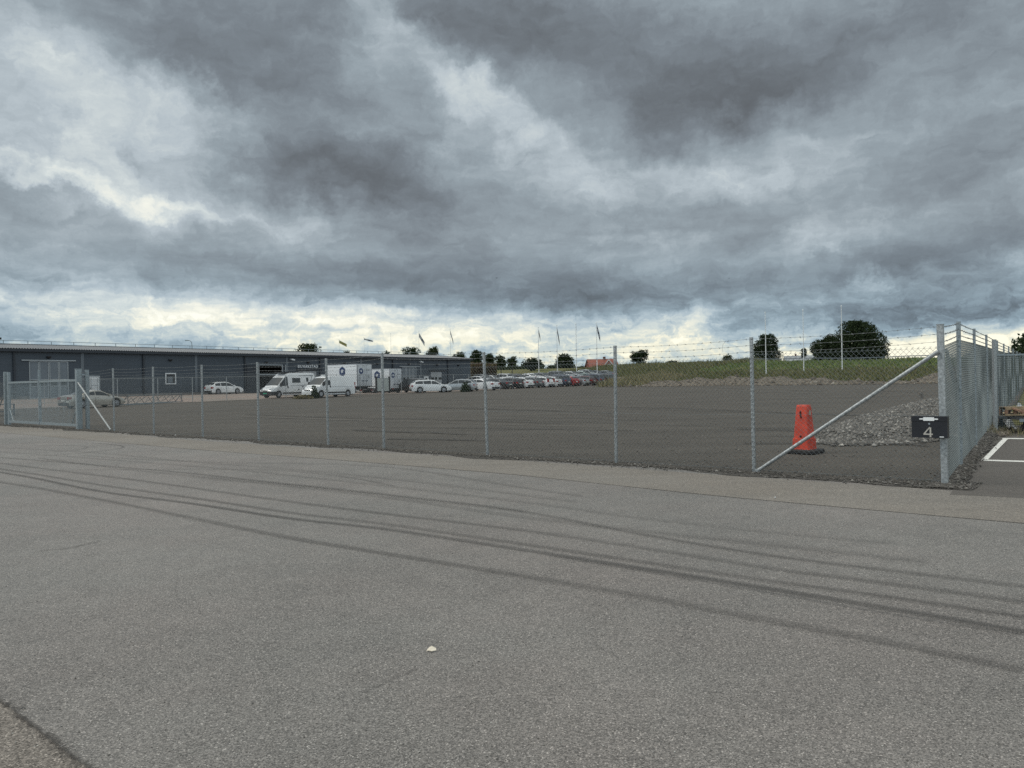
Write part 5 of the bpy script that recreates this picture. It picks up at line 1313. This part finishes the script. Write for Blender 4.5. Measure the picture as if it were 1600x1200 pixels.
for i, (u, k, pc, lb_) in enumerate(front_row):
    p = on_line(u, -5, 130); s, a = sa(p.x, p.y); d = (p.y)*1.03
    park(k, pc, u, d, R_(-54+ (i*7)%5-2), lb_, 'front row of parked cars', ('tall',) if 'with tall red' in lb_ and k == 'wagon' else ())
back_row = [
 (742,'wagon','white','white car of the back row nearest the hall corner'),
 (757,'suv','silver','silver car of the back row, second from the hall'),
 (771,'hatch','white','white hatchback of the back row behind the black saloon'),
 (783,'suv','white','taller white car of the back row, the most exposed one'),
 (797,'sedan','blue','dark blue saloon of the back row beside the taller white car'),
 (809,'wagon','black','black estate of the back row beside a dark blue saloon'),
 (824,'sedan','white','white saloon of the back row with its front towards the lot'),
 (835,'hatch','white','small white hatchback of the back row left of dark cars'),
 (848,'wagon','grey','dark grey estate of the back row'),
 (863,'suv','grey','dark grey sport utility car of the back row'),
 (880,'wagon','silver','silver estate of the back row behind the red hatchback'),
 (895,'hatch','silver','silver hatchback of the back row'),
 (908,'sedan','green','pale green grey saloon of the back row'),
 (920,'suv','silver','silver sport utility car of the back row'),
 (933,'hatch','blue','dark blue hatchback of the back row'),
 (945,'sedan','grey','dark grey saloon at the right end of the back row'),
]
for i, (u, k, pc, lb_) in enumerate(back_row):
    d = 131+ (u-742)*.09
    park(k, pc, u, d, R_(126+(i*5)%7-3) if i % 3 else R_(-54), lb_, 'back row of parked cars')
# ------------------------------------------------------------------ trees and plants
def leaf_mat(name, c1, c2, c3):
    M = bpy.data.materials.new(name); M.use_nodes = True; t = M.node_tree; N = t.nodes.new; L = t.links.new; b = t.nodes['Principled BSDF']; b.inputs['Roughness'].default_value = .75; b.inputs['Specular IOR Level'].default_value = .25
    g = N('ShaderNodeNewGeometry'); r = N('ShaderNodeValToRGB'); L(g.outputs['Random Per Island'], r.inputs[0]); cr = r.color_ramp
    cr.elements[0].color = (*c1,1); cr.elements[1].color = (*c3,1); e = cr.elements.new(.6); e.color = (*c2,1)
    L(r.outputs[0], b.inputs['Base Color'])
    tr = N('ShaderNodeBsdfTranslucent'); L(r.outputs[0], tr.inputs[0]); mx = N('ShaderNodeMixShader'); mx.inputs[0].default_value = .25; L(b.outputs[0], mx.inputs[1]); L(tr.outputs[0], mx.inputs[2]); L(mx.outputs[0], t.nodes['Material Output'].inputs[0])
    return M
MT['leaf_dark'] = leaf_mat('leaf_dark', (.014,.026,.011), (.025,.042,.017), (.045,.066,.026))
MT['leaf_mid'] = leaf_mat('leaf_mid', (.020,.032,.012), (.032,.048,.018), (.052,.070,.026))
MT['leaf_blue'] = leaf_mat('leaf_blue', (.018,.030,.022), (.030,.044,.030), (.042,.058,.040))
MT['bark'] = mat('bark', (.045,.036,.028), .9, var=.3, scale=3)
def leafquad(mb, p, s, rr):
    n = Vector((rr.gauss(0,1), rr.gauss(0,1), rr.gauss(0,1)+.4)).normalized(); u = n.orthogonal().normalized(); w = n.cross(u); a = rr.uniform(0,6.28); u, w = u*math.cos(a)+w*math.sin(a), w*math.cos(a)-u*math.sin(a)
    mb.add([p-u*s, p+w*s*.55, p+u*s, p-w*s*.55], [(0,1,2,3)])
def tree(u, vb, d, w_px, h_px, label, mat_='leaf_dark', lobes=9, seed=1, density=1.0, trunk=.16, airy=0.0, name='broadleaf_tree', group='trees on the horizon', squash=1.0, shape=None):
    rr = random.Random(seed); b = at(u, vb, d); k = d/FPX; w = w_px*k; h = h_px*k
    base = Vector((b.x, b.y, b.z)); gz = G(b.x, b.y); drop = max(0, b.z-gz) if b.z > gz else 0
    base.z = min(b.z, gz) if abs(b.z-gz) < 8 else b.z-1
    H = b.z+h-base.z; o = empty(name, base); tag(o, label, 'tree', group)
    c0 = (b.z-base.z)+h*trunk
    # lobes: big rounded masses stacked irregularly
    lob = shape or []
    if not lob:
        for i in range(lobes):
            t = (i+.5)/lobes; ang = rr.uniform(0,6.28); zc = .08+.74*rr.random(); rad = (w*.5)*math.sqrt(max(.05,1-(abs(zc-.36)/.66)**2.2)); q = rad*.62*math.sqrt(rr.random())
            lob.append((q*math.cos(ang), q*math.sin(ang)*.8, zc, rr.uniform(.24,.40)*w*.72))
        lob += [(0,0,.45,w*.34),(w*.10,0,.78,w*.2)]
    else: lob = [(x*w, y*w, z, r_*w) for x,y,z,r_ in lob]
    for q in range(10 if w > 6 else 5):          # small outlying sprays make the outline uneven
        x, y, z, r_ = rr.choice(lob); a_ = rr.uniform(0,6.28); lob.append((x+math.cos(a_)*r_*.85, y+math.sin(a_)*r_*.5, min(1.0, z+abs(math.sin(a_*1.7))*.12), r_*rr.uniform(.22,.42)))
    L_ = []
    for x,y,z,r_ in lob: L_.append((Vector((x,y,c0+(H-c0)*z)), r_, min(r_*.85*squash, (H-c0)*.5)))
    LW = [r_**2 for _, r_, _ in L_]
    mb = MB(); sz = max(.20, min(.5, .9*k*1.55)); nclump = int(min(8000, density*w*h*26))
    for _ in range(nclump):
        c, rx, rz = rr.choices(L_, weights=LW)[0]; v = Vector((rr.gauss(0,1), rr.gauss(0,1), rr.gauss(0,1))).normalized(); q = (1-rr.random()**2.2*.6)*(1+rr.uniform(-.10,.13))
        p = c + Vector((v.x*rx*q, v.y*rx*q, v.z*rz*q))
        if p.z < c0-h*.05 or p.z > H*1.02: continue
        if airy and rr.random() < airy and math.sin(p.x*1.7+seed)*math.sin(p.z*1.9+seed*2) > -.1: continue
        for _ in range(6): leafquad(mb, p+Vector((rr.gauss(0,.32), rr.gauss(0,.32), rr.gauss(0,.26)))*max(.6,sz*2), sz*rr.uniform(.5,1.1), rr)
    mb.build('crown', MT[mat_], o)
    mb = MB(); tw = max(.12, w*.028); mb.tube((0,0,-.5),(rr.uniform(-.2,.2),0,c0), tw*1.2, 7, tw*.8)
    for c, rx, rz in L_: mb.tube((0,0,c0*.8), c, tw*.5, 5, tw*.12)
    mb.build('trunk', MT['bark'], o)
    return o
GT_ = 'trees beyond the grass bank'; GH = 'trees showing over the hall roof'
tree(1342, 571, 235, 84, 68, 'widest dark tree, the tall rounded mass behind the rightmost bare pole', seed=3, trunk=.05, density=1.25, group=GT_, shape=[(-.05,0,.78,.28),(.10,.1,.70,.27),(.0,0,.45,.46),(.24,0,.40,.30),(-.22,0,.42,.30),(.36,.1,.20,.22),(-.30,0,.18,.25),(.1,0,.2,.36),(-.12,0,.92,.15),(.03,.1,.94,.14)])
tree(1290, 570, 240, 52, 48, 'lower rounded tree merging into the left side of the widest dark tree', seed=4, trunk=.04, density=1.2, group=GT_)
tree(1197.5, 573, 228, 43, 50, 'narrower dark tree standing behind the leftmost bare pole', seed=5, trunk=.03, density=1.25, group=GT_, shape=[(-.02,0,.55,.40),(.12,0,.78,.28),(-.18,0,.62,.27),(.10,0,.35,.42),(-.15,0,.28,.36),(.2,0,.92,.14),(-.05,0,.9,.15),(0,0,.12,.46)])
tree(1162, 571.5, 236, 24, 11, 'low wide bush tree left of the narrower dark tree', 'leaf_mid', seed=6, trunk=.0, group=GT_)
tree(1256.5, 570, 300, 9, 27, 'tiny slim tree behind the grey-roofed house', 'leaf_mid', seed=7, trunk=.35, airy=.5, lobes=5, group=GT_)
tree(1136, 571.5, 230, 18, 17, 'small flat-topped tree with gaps, alone on the skyline', 'leaf_mid', seed=8, trunk=.35, airy=.55, lobes=7, squash=.5, group=GT_)
tree(1084, 573.5, 300, 15, 6, 'very low bush on the skyline left of the flat-topped tree', 'leaf_mid', seed=9, trunk=.0, lobes=5, group=GT_)
tree(1050, 573.5, 280, 26, 9, 'low pair of bushes on the skyline right of the ragged tree', 'leaf_mid', seed=10, trunk=.0, lobes=6, group=GT_)
tree(1000, 574.5, 220, 32, 27, 'ragged dark tree right of the red-roofed house', seed=11, trunk=.05, airy=.25, group=GT_)
tree(882.5, 577, 225, 30, 23, 'smooth round dark tree behind the second flagpole', seed=12, trunk=.03, density=1.3, group=GT_, shape=[(0,0,.5,.42),(-.2,0,.4,.3),(.2,0,.4,.3),(0,0,.72,.33),(.0,0,.25,.45)])
tree(831, 577, 215, 34, 17, 'broad bushy blue-green shrub tree left of the first flagpole', 'leaf_blue', seed=13, trunk=.0, group=GT_)
tree(862, 577.5, 240, 22, 6, 'low hedge-like bush between the flagpoles', 'leaf_mid', seed=14, trunk=.0, lobes=5, group=GT_)
tree(906, 577, 250, 22, 4, 'low bush right of the round tree', 'leaf_mid', seed=15, trunk=.0, lobes=5, group=GT_)
tree(800, 577, 205, 18, 20, 'airy small tree with a bare stem, rightmost of the row beside the hall', 'leaf_mid', seed=16, trunk=.35, airy=.45, squash=.6, group=GT_)
tree(783, 577, 203, 20, 21, 'airy tree second from right in the row beside the hall', 'leaf_mid', seed=17, trunk=.25, airy=.4, group=GT_)
tree(766, 577, 200, 20, 26, 'loose tree in the row right of the dark upright tree', 'leaf_mid', seed=18, trunk=.2, airy=.4, group=GT_)
tree(745, 575, 195, 24, 29, 'dark upright tree just right of the hall corner', 'leaf_dark', seed=19, trunk=.05, airy=.15, group=GT_)
tree(717, 572, 190, 23, 25, 'olive tree over the hall roof end behind a flagpole', 'leaf_mid', seed=20, trunk=.05, airy=.2, group=GH)
tree(676, 566, 195, 26, 25, 'round leafy tree over the hall roof, right of a flagpole', 'leaf_mid', seed=21, trunk=.0, airy=.15, group=GH)
tree(643, 566, 195, 32, 23, 'wide tree over the hall roof, left of a flagpole', 'leaf_dark', seed=22, trunk=.0, airy=.15, group=GH)
tree(602, 562, 190, 16, 12, 'small treetop just showing over the hall roof by the bare pole', 'leaf_dark', seed=23, trunk=.0, lobes=5, group=GH)
tree(484, 556, 180, 40, 17, 'broad treetop over the hall roof above the lettering', 'leaf_dark', seed=24, trunk=.0, lobes=10, group=GH)
tree(541, 555, 185, 12, 6, 'tiny treetop over the hall roof right of the green flag', 'leaf_dark', seed=25, trunk=.0, lobes=4, group=GH)
tree(1606, 590, 60, 62, 72, 'dark conifer-like tree at the right edge behind the side fence', 'leaf_dark', seed=26, trunk=.0, airy=.3, group='tree at the right edge', density=2.2)
# far low hedges / horizon bushes as one mass
rr = random.Random(77)
mb = MB()
for i in range(5200):
    u = rr.uniform(735, 1480) if i < 2200 else rr.uniform(735, 850); d = rr.uniform(255, 330); p = at(u, 600, d); g = G(p.x,p.y); hh = 1.0+1.6*max(0, math.sin(u*.045)+.4*math.sin(u*.13))+(1.2+.8*math.sin(u*.3) if u < 850 else 0)
    leafquad(mb, Vector((p.x, p.y, g+rr.uniform(0,hh))), rr.uniform(.4,.8), rr)
o = mb.build('far_hedges', MT['leaf_mid']); tag(o, kind='stuff')
# hedge with reddish top beyond the hall corner
MT['hedge_red'] = leaf_mat('hedge_red', (.085,.065,.042), (.13,.092,.066), (.10,.11,.05))
hg = on(756, 178); mb = MB(); base = hg
for i in range(5200):
    u = rr.uniform(736, 776); d = rr.uniform(172, 182); p = at(u, 600, d); zt = at(u, 568.5+.06*(u-756), d).z+rr.gauss(0,.12); g = G(p.x,p.y)
    leafquad(mb, Vector((p.x-base.x,p.y-base.y, rr.uniform(g, zt)-base.z)), .30, rr)
o = mb.build('hedge', MT['hedge_red'], loc=base); tag(o, 'long clipped hedge with a reddish-brown top beyond the hall corner', 'hedge')
# grass and reeds on the bank
def blade_mat(name, cols): return per_obj(name, cols)
MT['blades'] = per_obj('grass_blades', [(.085,.105,.038),(.125,.13,.055),(.17,.155,.075),(.09,.12,.04),(.12,.115,.055),(.22,.19,.10),(.10,.13,.045)])
MT['blades_green'] = per_obj('grass_blades_green', [(.09,.14,.042),(.12,.17,.052),(.15,.175,.062),(.095,.15,.045),(.16,.165,.07)])
MT['reeds'] = per_obj('reed_blades', [(.22,.19,.11),(.28,.24,.14),(.18,.17,.09),(.14,.15,.065),(.25,.20,.12)])
def tufts(name, n, fs, fa, hgt, wid, material, seed, label, reject=None):
    rr = random.Random(seed); mb = MB()
    for _ in range(n):
        s = fs(rr); a = fa(rr); p = SA(s, a)
        if reject and reject(s, a, rr): continue
        z = G(p.x,p.y)-.05; h = hgt*rr.uniform(.45,1.2)*(1+.35*hum(p.x,p.y,2.0)*.5); 
        for _ in range(3):
            q = Vector((p.x+rr.gauss(0,.12), p.y+rr.gauss(0,.12), z)); ln = Vector((rr.gauss(0,.28), rr.gauss(0,.28), 1))*h*rr.uniform(.6,1); w = wid*rr.uniform(.6,1.3); an = rr.uniform(0,3.14); e = Vector((math.cos(an)*w/2, math.sin(an)*w/2, 0))
            m_ = q+ln*.55+Vector((rr.gauss(0,.05),rr.gauss(0,.05),0)); mb.add([q-e, q+e, m_+e*.8, m_-e*.8, q+ln], [(0,1,2,3),(3,2,4)])
    o = mb.build(name, material); tag(o, label, 'grass', kind='stuff'); return o
s0f = lambda a: 72+53*smoothstep(50,68,a)
tufts('bank_grass', 26000, lambda r: 0, lambda r: 0, .55, .10, MT['blades'], 31, 'rough grass covering the bank behind the lot', None) if 0 else None
def bank_s(r): return r.random()
rr = random.Random(41)
def bank_tufts(name, n, e0, e1, a0, a1, hgt, wid, material, seed, label, pw=1.0, maxs=None):
    rr = random.Random(seed); mb = MB()
    for _ in range(n):
        a = rr.uniform(a0, a1); s = s0f(a)+e0+(e1-e0)*rr.random()**pw; p = SA(s, a)
        q = Vector((p.x,p.y,0)); uu = 800+FPX*q.x/q.y
        if q.y < 20 or uu < 690 or uu > 1560: continue
        z = G(p.x,p.y)-.05; h = hgt*rr.uniform(.45,1.2)*(1+.3*hum(p.x,p.y,2.0))
        for _ in range(3):
            q = Vector((p.x+rr.gauss(0,.12), p.y+rr.gauss(0,.12), z)); ln = Vector((rr.gauss(0,.28), rr.gauss(0,.28), 1))*h*rr.uniform(.6,1); w = wid*rr.uniform(.6,1.3); an = rr.uniform(0,3.14); e = Vector((math.cos(an)*w/2, math.sin(an)*w/2, 0))
            m_ = q+ln*.55; mb.add([q-e, q+e, m_+e*.8, m_-e*.8, q+ln], [(0,1,2,3),(3,2,4)])
    o = mb.build(name, material); tag(o, label, 'grass', kind='stuff'); return o
bank_tufts('bank_weeds', 17000, 2, 22, -12, 56, .62, .12, MT['blades'], 41, 'tall brown and green weeds on the lower part of the bank', 1.1)
bank_tufts('bank_grass', 9000, 16, 60, -12, 50, .42, .16, MT['blades_green'], 42, 'green grass on the upper part of the bank')
bank_tufts('bank_weeds', 17000, -1, 56, 50, 112, .9, .15, MT['blades'], 43, 'tall weeds on the bank behind the parked cars')
bank_tufts('reeds', 3200, -2, 14, 45, 62, 1.15, .09, MT['reeds'], 44, 'straw-coloured reeds at the right end of the car rows')
tufts('lot_edge_weeds', 700, lambda r: r.uniform(69.5, 73), lambda r: r.uniform(-2, 52), .30, .07, MT['blades'], 45, 'thin weeds along the far edge of the gravel lot')
# gravel banks
bank((69.6,74.5,21,46), .75, 2, 'long low bank of pale gravel in front of the weeds, left one', 1800)
bank((69.8,76.5,-4,15), 1.3, 5, 'stony gravel bank behind the crushed stone heap, right one', 1800)
bank((69.7,72.5,13,25), .32, 7, 'low earthy rim between the two gravel banks at the lot edge', 500)
rr = random.Random(6); mb = MB()
for _ in range(900):
    a = rr.uniform(-4,50); s = rr.gauss(70.3,.7); p = SA(s,a); stone_mesh(mb, (p.x,p.y,G(p.x,p.y)+.02), rr.choice((.05,.07,.09,.13)) if rr.random() < .96 else .3, rr, .8)
tag(mb.build('edge_stones', MT['stones_earth']), 'scattered stones along the far edge of the lot', 'stones', kind='stuff')
# shrubs near the vans
def shrub(u, d, w, h, label, material='leaf_dark', n=700, sz=.12, seed=1):
    rr = random.Random(seed); b = on(u, d); o = empty('shrub', b); tag(o, label, 'shrub'); mb = MB()
    for _ in range(n):
        v = Vector((rr.gauss(0,.4), rr.gauss(0,.4), 0)); z = abs(rr.gauss(0,.42)); p = Vector((v.x*w*.6, v.y*w*.6, min(h, z*h*(1-.5*abs(v.x))+.05)))
        leafquad(mb, p, sz*rr.uniform(.6,1.3), rr)
    mb.build('foliage', MT[material], o)
    mb = MB()
    for _ in range(6): mb.tube((0,0,-.1), (rr.gauss(0,w*.2), rr.gauss(0,w*.2), h*.7), .02, 4, .006)
    mb.build('stem', MT['bark'], o)
shrub(492, 73, .75, 1.2, 'dark green bush at the fence in front of the panel van bonnet', n=520, seed=2)
MT['dry'] = leaf_mat('dry_leaf', (.10,.085,.045), (.14,.12,.06), (.18,.15,.08))
shrub(474, 72.5, 1.5, .4, 'low dry brown weeds left of the dark bush by the fence', 'dry', 500, seed=3)
shrub(727, 87, .9, 1.1, 'dark bush at the fence in front of the silver hatchback', n=900, seed=4)
# ------------------------------------------------------------------ rack lying by the lot edge
MT['rack'] = mat('rack_steel', (.12,.13,.14), .6, .3, .25, 6)
r0 = hit(198, 634); r1 = hit(286, 627.5); dv = (r1-r0); dv.z = 0; RL = dv.length; dv.normalize(); nv = Vector((-dv.y,dv.x,0))
rk = empty('metal_rack', r0); tag(rk, 'long low lattice rack of thin grey bars lying right of the champagne coupe', 'rack')
mb = MB(); h = .85
mb.beam(UPV*h+dv*.3, dv*(RL-.2)+UPV*(h+.05), .05, .05); mb.build('top_bar', MT['galv'], rk)
for off in (0, .8):
    mb = MB(); mb.beam(nv*off+UPV*.1, dv*RL+nv*off+UPV*.1, .07, .09); mb.build('floor_beam', MT['galv_dark'], rk)
mb = MB(); n = 7
for i in range(n):
    a = dv*(RL*i/n); b = dv*(RL*(i+.5)/n); c = dv*(RL*(i+1)/n)
    mb.tube(a+UPV*.12, b+UPV*(h*.8), .022, 5); mb.tube(b+UPV*(h*.8), c+UPV*.12, .022, 5); mb.tube(a+nv*.8+UPV*.12, b+UPV*h, .018, 5); mb.tube(b+UPV*(h*.4), c+UPV*h*.8, .018, 5)
mb.build('lattice', MT['rack'], rk)
for t in (.02, .97):
    mb = MB(); a = dv*RL*t; mb.beam(a+UPV*.0, a+UPV*h, .05,.05, up=(0,1,0)); mb.beam(a+nv*.8, a+UPV*h, .04,.04, up=(0,1,0)); mb.build('end_frame', MT['rack'], rk)
# small rack left of the gate
r0 = on(-4, 47); rk = empty('metal_rack', r0); tag(rk, 'dark low steel rack behind the gate at the left frame edge', 'rack')
mb = MB(); mb.box(-.9,.9,-.3,.3,.25,.32); mb.build('shelf', MT['rack'], rk)
for x in (-.85,.85):
    for y in (-.27,.27): mb = MB(); mb.box(x-.03,x+.03,y-.03,y+.03,0,.75); mb.build('leg', MT['rack'], rk)
mb = MB(); mb.box(-.9,.9,-.3,.3,.70,.75); mb.build('shelf', MT['rack'], rk)
# ------------------------------------------------------------------ scrap at the right edge
MT['wood'] = mat('scrap_wood', (.36,.27,.17), .8, var=.3, scale=6); MT['wood_pale'] = mat('pale_wood', (.52,.42,.26), .8, var=.25, scale=5); MT['wood_red'] = mat('reddish_wood', (.25,.15,.10), .8, var=.3, scale=6)
MT['darkdeck'] = mat('dark_deck', (.05,.055,.06), .6, var=.2, scale=4); MT['plastic'] = mat('white_film', (.55,.57,.58), .4, var=.15, scale=5)
tb = hit(1612, 677); dk = empty('flatbed_trolley', tb); tag(dk, 'low dark flatbed trolley carrying scrap wood at the right edge', 'trolley')
kk = tb.y/FPX; zt = .36
mb = MB(); mb.box(-.36,2.6,-.1,1.3,zt,zt+.05); mb.build('platform', MT['darkdeck'], dk)
mb = MB(); mb.box(-.39,2.6,-.13,-.1,zt-.05,zt+.03); mb.build('edge_rail', MT['galv_dark'], dk)
for x in (-.1,1.8):
    for y in (.1,1.1): mb = MB(); mb.tube((x,y-.04,.12),(x,y+.04,.12),.12,14); mb.build('wheel', MT['tyre'], dk); mb = MB(); mb.box(x-.03,x+.03,y-.05,y+.05,.2,zt); mb.build('fork', MT['darkdeck'], dk)
def plank(label, name, p, q, w, h, material, cat='plank', grp='scrap wood on the trolley'):
    base = tb+Vector(p); mb = MB(); mb.beam((0,0,0), Vector(q)-Vector(p), w, h); o = mb.build(name, material, loc=base); tag(o, label, cat, grp); return o
zz0 = zt+.055
plank('long pale board lying at the back of the scrap wood pile', 'plank', (-.2,.9,zz0+.06), (2.4,1.0,zz0+.10), .25, .08, MT['wood_pale'])
plank('thick pale beam lying across the front of the scrap wood pile', 'plank', (.05,.35,zz0+.06), (2.3,.3,zz0+.07), .16, .10, MT['wood_pale'])
plank('brown board on top of the scrap wood pile', 'plank', (-.05,.6,zz0+.24), (1.9,.55,zz0+.26), .22, .06, MT['wood'])
plank('pale block on top of the scrap wood pile', 'plank', (.5,.4,zz0+.19), (2.1,.6,zz0+.21), .14, .08, MT['wood_pale'])
plank('reddish short plank hanging over the trolley edge', 'plank', (-.28,.3,zz0+.24), (.02,-.18,zz0+.02), .12, .04, MT['wood_red'])
# small open crate: rails and blocks
cr_ = empty('wooden_crate', tb+Vector((-.28,.45,zz0+.02))); tag(cr_, 'broken light wooden crate with square openings on the trolley corner', 'crate'); 
for (x0,x1,y0,y1,z0,z1) in ((-.2,.3,-.15,-.12,.18,.24),(-.2,.3,-.15,-.12,.02,.07),(-.2,.3,.12,.15,.18,.24),(-.2,.3,.12,.15,.02,.07)): mb = MB(); mb.box(x0,x1,y0,y1,z0,z1); mb.build('rail', MT['wood'], cr_)
for x in (-.2,.03,.24):
    for y in (-.148,.09): mb = MB(); mb.box(x,x+.06,y,y+.058,.0705,.1795); mb.build('block', MT['wood_red'], cr_)
mb = MB(); mb.box(-.2,.3,-.15,.15,.2405,.26); mb.build('top_board', MT['wood'], cr_)
# crumpled plastic and rubble
def crumple(name, u, v, size, material, label, cat, seed, flat=.5):
    rr = random.Random(seed); p = hit(u, v, 3); mb = MB(); n = 7
    for i in range(n+1):
        for j in range(n+1):
            x = (i/n-.5)*size; y = (j/n-.5)*size*.8; r_ = max(0, 1-((i/n-.5)**2+(j/n-.5)**2)*3.2); mb.v.append((x+rr.gauss(0,size*.05), y+rr.gauss(0,size*.05), .004+size*flat*r_*rr.uniform(.3,1)))
    for i in range(n):
        for j in range(n): k = i*(n+1)+j; mb.f += [(k,k+n+1,k+n+2),(k,k+n+2,k+1)]
    o = mb.build(name, material, loc=p); tag(o, label, cat); return o
crumple('plastic_film', 1577, 670, .32, MT['plastic'], 'crumpled white plastic film on the ground below the trolley corner', 'plastic film', 3, 1.1)
crumple('plastic_film', 1594, 640, .4, MT['plastic'], 'small pale plastic film behind the scrap wood at the right edge', 'plastic film', 4, .9)
tufts_p = hit(1585, 680); rr = random.Random(9); mb = MB()
for _ in range(1800):
    x = tufts_p.x+rr.uniform(-1.6,4); y = tufts_p.y+rr.uniform(-.6,2.4); h = rr.uniform(.05,.28); q = Vector((x,y,G(x,y)-.01)); ln = Vector((rr.gauss(0,.4),rr.gauss(0,.4),1))*h; e = Vector((rr.uniform(-1,1),rr.uniform(-1,1),0))*.008
    mb.add([q-e,q+e,q+ln], [(0,1,2)])
tag(mb.build('dry_grass', MT['reeds']), 'dry yellow grass around the trolley', 'grass', kind='stuff')
rr = random.Random(19); mb = MB()
for _ in range(260):
    p = hit(rr.uniform(1558,1580), rr.uniform(664,682)); stone_mesh(mb, p, rr.choice((.02,.03,.05,.07)), rr)
tag(mb.build('rubble', MT['stones_earth']), 'rubble at the foot of the panel fence post', 'rubble', kind='stuff')
# litter on the road
rr = random.Random(2); p = gp(674, 1016, .006); MT['litter'] = mat('pale_litter', (.66,.60,.50), .6, var=.15, scale=60)
mb = MB(); s = .029
V8 = [(-1.0,-.35,.0),(-.55,.75,.35),(.1,.3,.75),(.15,-.75,.05),(.95,.1,.4),(1.05,-.35,.1),(.55,-.55,.1),(-.5,-.6,.15)]
mb.add([(x*s,y*s,z*s+.001) for x,y,z in V8]+[(x*s,y*s,z*s-.002) for x,y,z in V8], [(0,7,2,1),(7,3,2),(2,3,6),(2,6,5,4),(8,9,10,15),(15,10,11),(10,14,11),(10,12,13,14)])
o = mb.build('litter', MT['litter'], loc=p); tag(o, 'crumpled cream paper scrap lying alone on the road', 'litter')
for u, v, sz_, l in ((273.5,681,.035,'white pebble at the gravel edge below the front fence'),(1211,779,.02,'small white pebble on the verge right of centre')):
    q = hit(u, v); mb = MB(); stone_mesh(mb, (0,0,0), sz_, rr); o = mb.build('pebble', MT['plastic'], loc=q+UPV*.01); tag(o, l, 'pebble')
rr = random.Random(23); mb = MB()
for _ in range(2400):
    u = rr.uniform(-50,1650); v = 760+480*rr.random()**.7; q = gp(u, v); 
    if sa(q.x,q.y)[0] > -1.9: continue
    stone_mesh(mb, (q.x,q.y,.001), rr.choice((.0025,.003,.004,.0055)), rr)
tag(mb.build('road_grit', per_obj('grit', [(.10,.095,.09),(.22,.21,.20),(.34,.33,.31),(.06,.055,.05),(.5,.49,.46)])), 'loose grit on the asphalt', 'grit', kind='stuff')
